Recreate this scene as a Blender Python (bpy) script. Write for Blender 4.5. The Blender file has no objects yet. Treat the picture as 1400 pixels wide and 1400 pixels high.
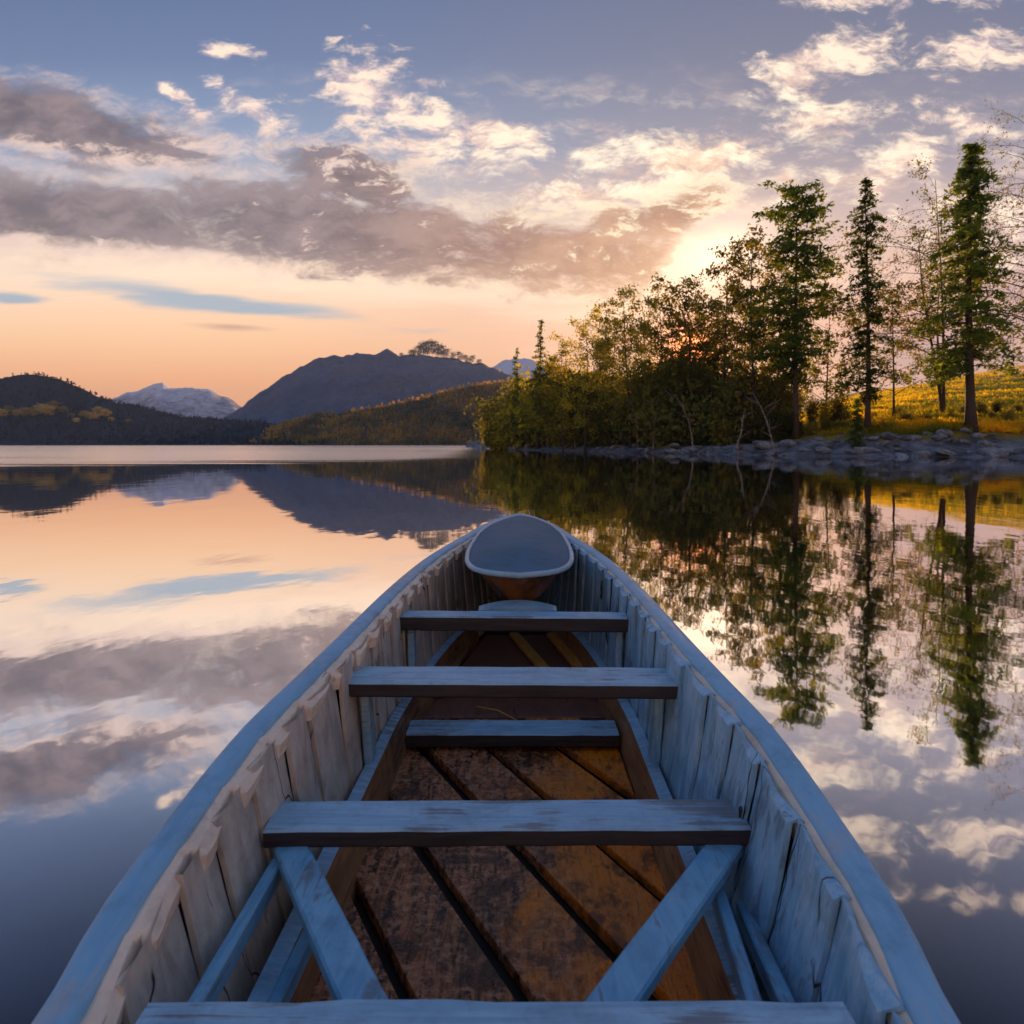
import bpy, math, random
import numpy as np
from mathutils import Vector, noise as mnoise
R = math.radians
scene = bpy.context.scene
COL = scene.collection
F, HX, HY, EYE = 900.0, 700.0, 607.0, 1.05      # focal length and horizon of a 1400 px frame, eye height in metres

# ------------------------------------------------------------------ camera
cam = bpy.data.cameras.new('camera')
cam.sensor_width = 36.0
cam.lens = 36.0 * F / 1400.0
cam.shift_y = -(700.0 - HY) / 1400.0
cam.dof.use_dof = True
cam.dof.focus_distance = 2.4
cam.dof.aperture_fstop = 6.3
cam.clip_start = 0.05
cam.clip_end = 20000
camo = bpy.data.objects.new('camera', cam)
camo.location = (0, 0, EYE)
camo.rotation_euler = (R(90), 0, 0)
COL.objects.link(camo)
scene.camera = camo

# ------------------------------------------------------------------ exposure
vs = scene.view_settings
vs.view_transform = 'Standard'
vs.look = 'None'
vs.exposure = 0.52
vs.gamma = 1.0
cy = scene.cycles
cy.max_bounces = 8
cy.transparent_max_bounces = 8
cy.volume_bounces = 0
cy.caustics_reflective = False
cy.caustics_refractive = False
cy.sample_clamp_indirect = 4.0
cy.use_denoising = True

# ------------------------------------------------------------------ sun
SUN_U, SUN_V = 0.275, 0.138                     # direction x/y and z/y
sd = Vector((SUN_U, 1.0, SUN_V)).normalized()
SUN_EL = math.asin(sd.z)
SUN_AZ = math.atan2(sd.x, sd.y)
sl = bpy.data.lights.new('sun', 'SUN')
sl.energy = 5.0
sl.angle = R(0.6)
sl.color = (1.0, 0.56, 0.25)
so = bpy.data.objects.new('sun', sl)
so.rotation_euler = (-sd).to_track_quat('-Z', 'Y').to_euler()
so.location = (20, 60, 40)
COL.objects.link(so)


# ------------------------------------------------------------------ node helpers
def lin(r, g, b):
    def f(c):
        c /= 255.0
        return c / 12.92 if c <= 0.04045 else ((c + 0.055) / 1.055) ** 2.4
    return (f(r), f(g), f(b), 1.0)


class NT:
    def __init__(self, tree):
        self.t = tree

    def n(self, kind, **kw):
        nd = self.t.nodes.new(kind)
        for k, v in kw.items():
            setattr(nd, k, v)
        return nd

    def put(self, sock, v):
        if isinstance(v, bpy.types.NodeSocket):
            self.t.links.new(v, sock)
        else:
            sock.default_value = v

    def m(self, op, a, b=0.0, c=0.0, clamp=False):
        nd = self.n('ShaderNodeMath', operation=op)
        nd.use_clamp = clamp
        self.put(nd.inputs[0], a)
        self.put(nd.inputs[1], b)
        self.put(nd.inputs[2], c)
        return nd.outputs[0]

    def vm(self, op, a, b=(0, 0, 0)):
        nd = self.n('ShaderNodeVectorMath', operation=op)
        self.put(nd.inputs[0], a)
        self.put(nd.inputs[1], b)
        return nd.outputs['Value'] if op in ('DOT_PRODUCT', 'LENGTH', 'DISTANCE') else nd.outputs['Vector']

    def xyz(self, x, y, z=0.0):
        nd = self.n('ShaderNodeCombineXYZ')
        for s, v in zip(nd.inputs, (x, y, z)):
            self.put(s, v)
        return nd.outputs[0]

    def sep(self, v):
        nd = self.n('ShaderNodeSeparateXYZ')
        self.put(nd.inputs[0], v)
        return nd.outputs

    def mix(self, f, a, b, blend='MIX'):
        nd = self.n('ShaderNodeMix', data_type='RGBA', blend_type=blend)
        self.put(nd.inputs[0], f)
        self.put(nd.inputs[6], a)
        self.put(nd.inputs[7], b)
        return nd.outputs[2]

    def step(self, v, lo, hi, a=0.0, b=1.0):
        nd = self.n('ShaderNodeMapRange', interpolation_type='SMOOTHSTEP')
        self.put(nd.inputs[0], v)
        self.put(nd.inputs[1], lo)
        self.put(nd.inputs[2], hi)
        self.put(nd.inputs[3], a)
        self.put(nd.inputs[4], b)
        return nd.outputs[0]

    def noise(self, vec, scale, detail=4.0, rough=0.55, dist=0.0, out=0):
        nd = self.n('ShaderNodeTexNoise')
        self.put(nd.inputs['Vector'], vec)
        nd.inputs['Scale'].default_value = scale
        nd.inputs['Detail'].default_value = detail
        nd.inputs['Roughness'].default_value = rough
        nd.inputs['Distortion'].default_value = dist
        return nd.outputs[out]

    def ramp(self, f, stops, interp='LINEAR'):
        nd = self.n('ShaderNodeValToRGB')
        cr = nd.color_ramp
        cr.interpolation = interp
        while len(cr.elements) < len(stops):
            cr.elements.new(0.5)
        for e, (p, c) in zip(cr.elements, stops):
            e.position = p
            e.color = c
        self.put(nd.inputs[0], f)
        return nd.outputs[0]


# ------------------------------------------------------------------ sky: evening gradient and clouds, all in direction space
world = bpy.data.worlds.new('World')
scene.world = world
world.use_nodes = True
wt = world.node_tree
wt.nodes.clear()
W = NT(wt)
tc = W.n('ShaderNodeTexCoord')
dirv = tc.outputs['Generated']
dx, dy, dz = W.sep(dirv)
dya = W.m('MAXIMUM', W.m('ABSOLUTE', dy), 0.03)
u = W.m('DIVIDE', dx, dya)
v = W.m('DIVIDE', dz, dya)
# hundredths of the frame: a = across (7 = straight ahead), b = down from the top (6.07 = horizon)
a = W.m('MULTIPLY_ADD', u, 9.0, 7.0)
b = W.m('MULTIPLY_ADD', W.m('MINIMUM', v, 3.0), -9.0, 6.07)
P = W.xyz(a, b, 0.0)

bn = W.m('DIVIDE', W.m('ADD', b, 8.0), 15.0, clamp=True)      # 0 far overhead .. 1 below horizon


def q(y):
    return (y / 100.0 + 8.0) / 15.0


sky_l = W.ramp(bn, [(0.0, lin(86, 112, 158)), (q(-350), lin(64, 86, 130)), (q(-60), lin(76, 94, 130)), (q(80), lin(92, 110, 144)), (q(200), lin(126, 142, 168)),
                    (q(300), lin(196, 180, 172)), (q(380), lin(232, 202, 176)), (q(450), lin(236, 188, 144)), (q(520), lin(236, 164, 106)), (q(607), lin(226, 140, 84))])
sky_r = W.ramp(bn, [(0.0, lin(86, 112, 156)), (q(-350), lin(64, 82, 122)), (q(-60), lin(88, 96, 122)), (q(80), lin(106, 108, 128)), (q(200), lin(134, 128, 140)),
                    (q(300), lin(184, 158, 152)), (q(380), lin(214, 172, 152)), (q(450), lin(206, 152, 134)), (q(520), lin(208, 152, 126)), (q(607), lin(208, 136, 98))])
sky = W.mix(W.step(a, 2.0, 11.5), sky_l, sky_r)


def ell(cx, cy_, rx, ry, rot=0.0, vec=None):
    """soft ellipse, 1 in the middle, 0 on the rim, negative outside"""
    mp = W.n('ShaderNodeMapping', vector_type='TEXTURE')
    W.put(mp.inputs[0], vec if vec is not None else P)
    mp.inputs[1].default_value = (cx / 100.0, cy_ / 100.0, 0)
    mp.inputs[2].default_value = (0, 0, R(rot))
    mp.inputs[3].default_value = (rx / 100.0, ry / 100.0, 1)
    return W.m('SUBTRACT', 1.0, W.vm('LENGTH', mp.outputs[0]))


def lie(r, g_, b_):
    c_ = lin(r, g_, b_)
    return (c_[0] / 1.32, c_[1] / 1.32, c_[2] / 1.32, 1)


def union(lst):
    o = lst[0]
    for e in lst[1:]:
        nd = W.n('ShaderNodeMath', operation='SMOOTH_MAX')
        W.put(nd.inputs[0], o)
        W.put(nd.inputs[1], e)
        nd.inputs[2].default_value = 0.25
        o = nd.outputs[0]
    return o


def rotscale(vec, sx, sy, rot, off=(0, 0, 0)):
    mp = W.n('ShaderNodeMapping')
    W.put(mp.inputs[0], vec)
    mp.inputs[1].default_value = off
    mp.inputs[2].default_value = (0, 0, R(rot))
    mp.inputs[3].default_value = (sx, sy, 1)
    return mp.outputs[0]


# fine and coarse cloud noise, and the same a little way toward the sun for the light on the lumps
wob = W.vm('SCALE', W.vm('SUBTRACT', W.noise(P, 1.3, 3, 0.5, out=1), (0.5, 0.5, 0.5)))
wob.node.inputs['Scale'].default_value = 0.45
Pw = W.vm('ADD', P, wob)
sunP = (7 + 9 * SUN_U, 6.07 - 9 * SUN_V, 0)
tosun = W.vm('SUBTRACT', sunP, P)
tosun_n = W.vm('NORMALIZE', tosun)
offs = W.vm('SCALE', tosun_n)
offs.node.inputs['Scale'].default_value = 0.22
Pm = rotscale(Pw, 0.9, 1.9, -8)
Pm2 = rotscale(W.vm('ADD', Pw, offs), 0.9, 1.9, -8)
n1 = W.noise(Pm, 1.25, 11, 0.63)
n2 = W.noise(Pm2, 1.25, 9, 0.60)
relief = W.m('SUBTRACT', n1, n2)
cell = W.noise(rotscale(Pw, 0.8, 1.9, -9), 3.4, 12, 0.74, 0.25)
cell_b = W.noise(rotscale(W.vm('ADD', Pw, offs), 0.8, 1.9, -9), 3.4, 12, 0.74, 0.25)
cellc = W.m('SUBTRACT', cell, 0.5)
nc = W.m('MULTIPLY_ADD', cellc, 0.55, W.m('SUBTRACT', n1, 0.5))

# thin veil of warm high cloud, upper middle
sdist = W.vm('LENGTH', tosun)

# grey bank
bank = union([ell(60, 166, 330, 64, 13), ell(40, 292, 430, 66, 4), ell(480, 318, 430, 74, 6),
              ell(760, 348, 340, 62, 6), ell(490, 245, 150, 66, 22), ell(930, 290, 200, 42, -8)])
bank = W.m('SUBTRACT', bank, W.m('MULTIPLY', W.step(ell(1000, 348, 150, 80, -35), 0.0, 0.7), 1.0))
rough_r = W.step(a, 2.2, 4.6, 1.5, 2.5)
bank_d = W.step(W.m('MULTIPLY_ADD', nc, rough_r, bank), -0.16, 0.62)
# bright puffs
puff = union([ell(500, 120, 75, 75, 30), ell(620, 180, 180, 40, 10), ell(930, 215, 190, 45, -4), ell(1130, 85, 140, 52, -12),
              ell(1330, 70, 120, 45, -6), ell(1120, 165, 120, 28, -6), ell(1220, 225, 130, 40, -14), ell(1190, -5, 110, 22, 0), ell(590, 112, 30, 14, 0),
              ell(1340, -10, 120, 25, 0), ell(1330, 170, 90, 30, 20),
              ell(240, 130, 50, 14, 35), ell(345, 150, 90, 24, 32), ell(320, 70, 60, 14, 10), ell(1400, 300, 200, 70, -10), ell(900, 262, 230, 40, 0), ell(560, 195, 200, 32, 10)])
puff_d = W.step(W.m('MULTIPLY_ADD', nc, 3.1, W.m('SUBTRACT', puff, 0.05)), 0.05, 0.85)

near_sun = W.step(sdist, 6.5, 0.6)
lit_col = W.mix(near_sun, lie(236, 206, 192), lie(255, 232, 196))
gry_col = W.mix(W.step(n1, 0.35, 0.65), W.mix(near_sun, lie(102, 90, 98), lie(170, 118, 92)), W.mix(near_sun, lie(150, 130, 132), lie(208, 156, 120)))
puff_col = W.mix(W.step(W.m('ADD', relief, W.m('MULTIPLY', W.m('SUBTRACT', cell, cell_b), 0.5)), -0.16, 0.12), W.mix(near_sun, lin(176, 158, 164), lin(236, 190, 150)), W.mix(near_sun, lin(244, 214, 190), lin(255, 236, 204)))
up_edge = W.m('MULTIPLY', W.step(union([ell(560, 235, 240, 50, 14), ell(760, 275, 300, 52, 6), ell(960, 275, 190, 50, -6), ell(150, 212, 240, 24, 9), ell(250, 190, 90, 22, 9), ell(100, 335, 320, 22, 4)]), 0.0, 0.6), 0.30)
lumps = W.step(W.m('ADD', W.m('ADD', W.m('MULTIPLY', relief, 1.2), W.m('MULTIPLY', cellc, W.step(a, 2.0, 4.4, 1.2, 2.4))), W.m('ADD', up_edge, W.m('MULTIPLY', W.m('SUBTRACT', 0.62, bank_d), 0.62))), -0.03, 0.30)
bank_col = W.mix(lumps, gry_col, lit_col)
# soft streaks low on the left: a teal gap and a thin brown cloud
stn = W.noise(rotscale(P, 0.25, 2.2, 7), 2.0, 4, 0.55)
st_p = W.m('MULTIPLY', W.m('SUBTRACT', stn, 0.5), 1.7)
teal = W.step(W.m('ADD', union([ell(280, 409, 330, 24, 8), ell(20, 408, 80, 11, 4)]), st_p), 0.1, 0.75)
brown = W.step(W.m('ADD', ell(320, 447, 85, 8, 3), W.m('MULTIPLY', st_p, 0.7)), 0.0, 0.8)
pink = W.step(W.m('ADD', union([ell(1300, 480, 160, 60, -6), ell(1420, 400, 120, 70, -20)]), st_p), -0.1, 0.8)
veil = W.step(W.m('ADD', union([ell(500, 385, 700, 42, 3), ell(150, 350, 330, 35, 6), ell(900, 370, 260, 60, -20)]), st_p), 0.0, 0.8)
col = W.mix(W.m('MULTIPLY', teal, 0.9), sky, lin(140, 158, 174))
col = W.mix(W.m('MULTIPLY', veil, 0.55), col, lin(244, 212, 182))
col = W.mix(W.m('MULTIPLY', brown, 0.8), col, lin(186, 142, 122))
col = W.mix(W.m('MULTIPLY', pink, 0.6), col, lin(160, 128, 134))
wisp = W.m('MULTIPLY', W.step(W.noise(rotscale(Pw, 0.7, 1.9, -14), 1.7, 10, 0.66), 0.47, 0.74), W.m('MULTIPLY', W.step(b, 0.6, 2.2), W.step(b, 4.0, 2.6)))
col = W.mix(W.m('MULTIPLY', wisp, W.step(a, 1.0, 6.0, 0.25, 0.75)), col, puff_col)
col = W.mix(W.m('MULTIPLY', puff_d, 0.92), col, puff_col)
col = W.mix(W.m('MULTIPLY', bank_d, 0.95), col, bank_col)
# glow of the low sun behind the trees
g1 = W.m('POWER', W.step(sdist, 4.2, 0.0), 2.0)
g2 = W.m('POWER', W.step(sdist, 1.0, 0.0), 2.0)
g3 = W.step(sdist, 0.42, 0.06)
glow2 = W.step(ell(985, 350, 120, 75, -35), 0.0, 1.0)
front = W.step(dy, -0.1, 0.1)


def scaled(c, f):
    return W.mix(1.0, c, W.xyz(f, f, f), 'MULTIPLY')


add = W.mix(1.0, scaled(lin(255, 200, 140), W.m('MULTIPLY', W.m('MULTIPLY', g1, front), 0.20)),
            scaled(lin(255, 112, 48), W.m('MULTIPLY', W.m('MULTIPLY', g2, front), 1.9)), 'ADD')
add = W.mix(1.0, add, scaled(lin(255, 92, 32), W.m('MULTIPLY', W.m('MULTIPLY', g3, front), 3.2)), 'ADD')
add = W.mix(1.0, add, scaled(lin(255, 226, 190), W.m('MULTIPLY', W.m('MULTIPLY', glow2, front), 0.42)), 'ADD')
ns = W.n('ShaderNodeTexSky')
ns.sky_type = 'NISHITA'
ns.sun_disc = False
ns.sun_elevation = SUN_EL
ns.sun_rotation = SUN_AZ
add = W.mix(1.0, add, scaled(ns.outputs[0], 0.006), 'ADD')
total = W.mix(1.0, col, add, 'ADD')
bg = W.n('ShaderNodeBackground')
W.put(bg.inputs[0], total)
bg.inputs[1].default_value = 1.0
wo = W.n('ShaderNodeOutputWorld')
wt.links.new(bg.outputs[0], wo.inputs[0])
world.cycles.sampling_method = 'MANUAL'
world.cycles.sample_map_resolution = 1024


# ------------------------------------------------------------------ object helpers
def tag(o, label=None, cat=None, group=None, kind=None):
    for k, val in (('label', label), ('category', cat), ('group', group), ('kind', kind)):
        if val:
            o[k] = val
    return o


def empty(name, loc, label, cat, group=None, rz=0.0):
    o = bpy.data.objects.new(name, None)
    o.empty_display_size = 0.3
    o.location = loc
    o.rotation_euler = (0, 0, rz)
    COL.objects.link(o)
    return tag(o, label, cat, group)


def mesh_obj(name, verts, faces, mats, parent=None, smooth=False, fm=None):
    me = bpy.data.meshes.new(name)
    me.from_pydata([tuple(p) for p in verts], [], [tuple(f) for f in faces])
    for mt in (mats if isinstance(mats, (list, tuple)) else [mats]):
        me.materials.append(mt)
    if fm is not None:
        me.polygons.foreach_set('material_index', fm)
    if smooth:
        me.polygons.foreach_set('use_smooth', [True] * len(me.polygons))
    me.update()
    o = bpy.data.objects.new(name, me)
    COL.objects.link(o)
    if parent:
        o.parent = parent
    return o


def quads_mesh(name, arr, mat):
    """arr: (n,4,3) leaf quads"""
    n = len(arr)
    me = bpy.data.meshes.new(name)
    me.vertices.add(n * 4)
    me.vertices.foreach_set('co', arr.reshape(-1).astype(np.float32))
    me.loops.add(n * 4)
    me.loops.foreach_set('vertex_index', np.arange(n * 4, dtype=np.int32))
    me.polygons.add(n)
    me.polygons.foreach_set('loop_start', np.arange(0, n * 4, 4, dtype=np.int32))
    me.update(calc_edges=True)
    me.validate()
    me.materials.append(mat)
    return me


def link_mesh(name, me, parent=None):
    o = bpy.data.objects.new(name, me)
    COL.objects.link(o)
    if parent:
        o.parent = parent
    return o


class MB:
    def __init__(self):
        self.v, self.f, self.m = [], [], []

    def add(self, v, f, m=0):
        k = len(self.v)
        self.v += [tuple(p) for p in v]
        self.f += [tuple(i + k for i in g) for g in f]
        self.m += [m] * len(f)

    def tube(self, pts, rads, sides=6, m=0, cap=True):
        rings, fc = [], []
        n = len(pts)
        for i in range(n):
            p = Vector(pts[i])
            t = (Vector(pts[min(i + 1, n - 1)]) - Vector(pts[max(i - 1, 0)]))
            if t.length < 1e-9:
                t = Vector((0, 0, 1))
            t.normalize()
            ref = Vector((0, 0, 1)) if abs(t.z) < 0.9 else Vector((1, 0, 0))
            e1 = t.cross(ref).normalized()
            e2 = t.cross(e1)
            for k in range(sides):
                an = 2 * math.pi * k / sides
                rings.append(p + (e1 * math.cos(an) + e2 * math.sin(an)) * rads[i])
        for i in range(n - 1):
            for k in range(sides):
                k2 = (k + 1) % sides
                fc.append((i * sides + k, i * sides + k2, (i + 1) * sides + k2, (i + 1) * sides + k))
        if cap:
            fc.append(tuple(range(sides - 1, -1, -1)))
            fc.append(tuple((n - 1) * sides + k for k in range(sides)))
        self.add(rings, fc, m)

    def loft(self, rings, closed=True, caps=True, m=0):
        n = len(rings[0])
        vv = [p for r in rings for p in r]
        fc = []
        for i in range(len(rings) - 1):
            for k in range(n if closed else n - 1):
                k2 = (k + 1) % n
                fc.append((i * n + k, i * n + k2, (i + 1) * n + k2, (i + 1) * n + k))
        if caps and closed:
            fc.append(tuple(range(n - 1, -1, -1)))
            fc.append(tuple((len(rings) - 1) * n + k for k in range(n)))
        self.add(vv, fc, m)

    def beam(self, p0, p1, width, thick, bev=0.006, up=(0, 0, 1), m=0, jit=0.0, rng=None, seg=8):
        """board from p0 to p1 (axis on its centre), slightly uneven, with bevelled edges"""
        p0, p1 = Vector(p0), Vector(p1)
        t = (p1 - p0).normalized()
        upv = Vector(up)
        e1 = t.cross(upv).normalized()
        e2 = e1.cross(t).normalized()
        w, h, c = width / 2, thick / 2, bev
        prof = [(-w + c, -h), (w - c, -h), (w, -h + c), (w, h - c), (w - c, h), (-w + c, h), (-w, h - c), (-w, -h + c)]
        rings = []
        for i in range(seg + 1):
            p = p0.lerp(p1, i / seg)
            j = [(rng.uniform(-jit, jit) if rng else 0) for _ in range(3)]
            rings.append([p + e1 * (x * (1 + j[0]) + j[1] * w) + e2 * (z * (1 + j[2])) for x, z in prof])
        self.loft(rings, m=m)

    def build(self, name, mats, parent=None, smooth=False):
        return mesh_obj(name, self.v, self.f, mats, parent, smooth, self.m)


def smooth01(x):
    x = min(1.0, max(0.0, x))
    return x * x * (3 - 2 * x)


def pchip(xs, ys):
    xs, ys = np.array(xs, float), np.array(ys, float)
    h = np.diff(xs)
    dl = np.diff(ys) / h
    d = np.zeros(len(xs))
    for i in range(1, len(xs) - 1):
        if dl[i - 1] * dl[i] > 0:
            w1, w2 = 2 * h[i] + h[i - 1], h[i] + 2 * h[i - 1]
            d[i] = (w1 + w2) / (w1 / dl[i - 1] + w2 / dl[i])
    d[0], d[-1] = dl[0], dl[-1]

    def f(x):
        x = min(max(x, xs[0]), xs[-1])
        i = min(max(int(np.searchsorted(xs, x)) - 1, 0), len(h) - 1)
        t = (x - xs[i]) / h[i]
        return float((1 + 2 * t) * (1 - t) ** 2 * ys[i] + t * (1 - t) ** 2 * h[i] * d[i] + t * t * (3 - 2 * t) * ys[i + 1] + t * t * (t - 1) * h[i] * d[i + 1])
    return f


def fbm(x, y, z=0.0, o=4):
    return mnoise.fractal(Vector((x, y, z)), 1.0, 2.0, o)


# ------------------------------------------------------------------ materials
def mat(name):
    m = bpy.data.materials.new(name)
    m.use_nodes = True
    m.node_tree.nodes.clear()
    T = NT(m.node_tree)
    out = T.n('ShaderNodeOutputMaterial')
    return m, T, out


def principled(T, out, color, rough=0.6, bump=None, bump_d=0.01, bump_s=0.5, spec=0.5, metallic=0.0):
    p = T.n('ShaderNodeBsdfPrincipled')
    T.put(p.inputs['Base Color'], color)
    T.put(p.inputs['Roughness'], rough)
    p.inputs['Specular IOR Level'].default_value = spec
    p.inputs['Metallic'].default_value = metallic
    if bump is not None:
        bn_ = T.n('ShaderNodeBump')
        bn_.inputs['Strength'].default_value = bump_s
        bn_.inputs['Distance'].default_value = bump_d
        T.put(bn_.inputs['Height'], bump)
        T.put(p.inputs['Normal'], bn_.outputs[0])
    T.t.links.new(p.outputs[0], out.inputs[0])
    return p


def painted_wood(name, c1, c2, worn, scale=(1, 1, 1), wear=0.62, rough=0.5, bump_d=0.003, spec=0.22, cracks=0.0):
    """weathered paint over wood; grain runs along the axis with the smallest scale"""
    m, T, out = mat(name)
    oc = T.n('ShaderNodeTexCoord').outputs['Object']
    mp = T.n('ShaderNodeMapping')
    T.put(mp.inputs[0], oc)
    mp.inputs[3].default_value = scale
    g = T.noise(mp.outputs[0], 9.0, 6, 0.65, 0.6)
    big = T.noise(oc, 3.2, 5, 0.6, 0.4)
    fine = T.noise(oc, 55.0, 4, 0.6)
    c = T.mix(T.step(g, 0.3, 0.7), c1, c2)
    wr = T.m('MULTIPLY_ADD', g, 0.55, T.m('MULTIPLY', big, 0.6))
    wmask = T.step(wr, wear, wear + 0.08)
    c = T.mix(T.m('MULTIPLY', wmask, 0.85), c, worn)
    c = T.mix(T.m('MULTIPLY', T.step(fine, 0.5, 0.8), 0.22), c, worn)
    if cracks:
        vo = T.n('ShaderNodeTexVoronoi', feature='DISTANCE_TO_EDGE')
        T.put(vo.inputs['Vector'], T.vm('ADD', mp.outputs[0], T.vm('MULTIPLY', T.noise(oc, 6.0, 3, 0.6, out=1), (0.22, 0.22, 0.22))))
        vo.inputs['Scale'].default_value = cracks
        ck = T.m('MULTIPLY', T.step(vo.outputs['Distance'], 0.011, 0.002), T.step(big, 0.45, 0.56))
        c = T.mix(ck, c, (0.02, 0.017, 0.015, 1))
        wmask = T.m('MAXIMUM', wmask, ck)
    grime = T.noise(oc, 11.0, 7, 0.72, 0.3)
    c = T.mix(T.m('MULTIPLY', T.step(grime, 0.46, 0.70), 0.5), c, T.mix(0.55, c, (0.03, 0.028, 0.026, 1)))
    h = T.m('SUBTRACT', T.m('MULTIPLY_ADD', g, 1.0, T.m('MULTIPLY', fine, 0.3)), T.m('MULTIPLY', wmask, 0.5))
    principled(T, out, c, T.step(g, 0.2, 0.8, rough - 0.05, rough + 0.15), h, bump_d, 0.6, spec=spec)
    return m


M_rail = painted_wood('rail_blue_paint', (0.21, 0.42, 0.56, 1), (0.28, 0.50, 0.63, 1), (0.40, 0.45, 0.47, 1), (3, 0.25, 3), 0.60, 0.42, 0.0012)
M_thwart = painted_wood('thwart_blue_paint', (0.21, 0.38, 0.49, 1), (0.38, 0.55, 0.64, 1), (0.17, 0.17, 0.17, 1), (0.35, 6, 6), 0.60, 0.45, 0.0015)
M_brace = painted_wood('brace_blue_paint', (0.13, 0.32, 0.45, 1), (0.23, 0.45, 0.57, 1), (0.16, 0.18, 0.20, 1), (5, 0.8, 5), 0.60, 0.45, 0.0015)
M_cream = painted_wood('peeling_cream_paint', (0.82, 0.62, 0.43, 1), (0.92, 0.73, 0.53, 1), (0.30, 0.21, 0.15, 1), (4, 0.8, 4), 0.66, 0.55, 0.004)
M_lin_l = painted_wood('lining_grey_white_paint', (0.44, 0.37, 0.29, 1), (0.62, 0.53, 0.42, 1), (0.16, 0.11, 0.075, 1), (3, 3, 0.7), 0.66, 0.55, 0.004, 0.22, 1.6)
M_lin_r = painted_wood('lining_blue_white_paint', (0.20, 0.42, 0.56, 1), (0.42, 0.60, 0.70, 1), (0.13, 0.21, 0.28, 1), (5, 5, 0.6), 0.62, 0.5, 0.004, 0.22, 1.2)
M_hull = painted_wood('hull_blue_paint', (0.15, 0.27, 0.40, 1), (0.20, 0.33, 0.46, 1), (0.2, 0.22, 0.25, 1), (1, 0.3, 2), 0.70, 0.45, 0.001)
M_deck = painted_wood('deck_blue_paint', (0.055, 0.14, 0.20, 1), (0.075, 0.17, 0.24, 1), (0.13, 0.21, 0.27, 1), (1, 1, 1), 0.80, 0.5, 0.0004, 0.06)
M_rim = painted_wood('deck_rim_paint', (0.26, 0.43, 0.53, 1), (0.34, 0.52, 0.61, 1), (0.26, 0.36, 0.43, 1), (1, 1, 1), 0.72, 0.3, 0.0004)
M_brown = painted_wood('bare_brown_wood', (0.24, 0.11, 0.05, 1), (0.48, 0.24, 0.10, 1), (0.08, 0.042, 0.025, 1), (6, 0.5, 6), 0.60, 0.5, 0.003)
M_orange = painted_wood('orange_varnished_wood', (0.60, 0.24, 0.04, 1), (0.80, 0.38, 0.07, 1), (0.20, 0.08, 0.02, 1), (6, 0.5, 6), 0.66, 0.4, 0.002)
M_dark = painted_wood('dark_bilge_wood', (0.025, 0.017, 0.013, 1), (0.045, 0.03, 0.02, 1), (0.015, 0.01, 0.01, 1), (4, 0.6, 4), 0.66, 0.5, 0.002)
M_edge = painted_wood('shaded_brown_edge', (0.030, 0.026, 0.026, 1), (0.065, 0.052, 0.048, 1), (0.04, 0.03, 0.025, 1), (0.35, 6, 6), 0.62, 0.5, 0.0015)  # brown wood edge; most of its near-black is shade put into the colour
M_panel = painted_wood('reddish_floor_panel', (0.17, 0.065, 0.04, 1), (0.26, 0.11, 0.065, 1), (0.08, 0.035, 0.028, 1), (4, 0.6, 4), 0.66, 0.4, 0.001)

# floorboards: brown grain with rust-orange stain and painted warm sunlight heavier along the right side
M_floor, T, out = mat('rusty_sunlit_floorboards')
oc = T.n('ShaderNodeTexCoord').outputs['Object']
mp = T.n('ShaderNodeMapping')
T.put(mp.inputs[0], oc)
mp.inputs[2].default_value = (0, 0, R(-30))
mp.inputs[3].default_value = (7, 0.9, 7)
g = T.noise(mp.outputs[0], 7.0, 8, 0.68, 0.8)
sp = T.noise(oc, 60.0, 6, 0.72)
big = T.noise(oc, 3.5, 5, 0.62, 0.7)
ox, oy, oz = T.sep(oc)
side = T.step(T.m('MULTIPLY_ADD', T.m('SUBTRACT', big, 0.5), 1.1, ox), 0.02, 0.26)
oi = T.n('ShaderNodeObjectInfo').outputs['Random']
c = T.mix(T.step(g, 0.36, 0.66), (0.018, 0.007, 0.004, 1), (0.58, 0.19, 0.06, 1))
c = T.mix(T.m('MULTIPLY', T.step(sp, 0.46, 0.64), 0.75), c, (0.80, 0.36, 0.17, 1))
g3_ = T.noise(mp.outputs[0], 15, 8, 0.8, 0.3)
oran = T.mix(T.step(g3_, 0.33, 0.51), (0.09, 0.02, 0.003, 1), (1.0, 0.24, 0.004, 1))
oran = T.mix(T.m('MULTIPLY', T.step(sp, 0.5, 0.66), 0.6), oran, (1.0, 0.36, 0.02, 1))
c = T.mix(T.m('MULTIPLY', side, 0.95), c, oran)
c = T.mix(T.m('MULTIPLY', T.step(T.noise(oc, 8, 6, 0.7, 0.5), 0.50, 0.62), 0.75), c, (0.02, 0.009, 0.005, 1))
c = T.mix(T.m('MULTIPLY', oi, 0.25), c, (0.03, 0.014, 0.008, 1))
hh = T.m('MULTIPLY_ADD', sp, 0.6, g)
principled(T, out, c, T.step(sp, 0.3, 0.8, 0.20, 0.55), hh, 0.006, 0.7, spec=0.5)

# glossy bowl under the foredeck
M_gloss, T, out = mat('varnished_bowl')
oc = T.n('ShaderNodeTexCoord').outputs['Object']
c = T.mix(T.step(T.noise(oc, 7, 4, 0.6), 0.4, 0.6), (0.10, 0.055, 0.03, 1), (0.30, 0.12, 0.04, 1))
principled(T, out, c, 0.10, T.noise(oc, 6, 2, 0.5), 0.01, 0.3, metallic=0.3, spec=1.0)

M_iron, T, out = mat('dark_iron')
principled(T, out, (0.05, 0.05, 0.055, 1), 0.5, metallic=0.8)


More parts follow.
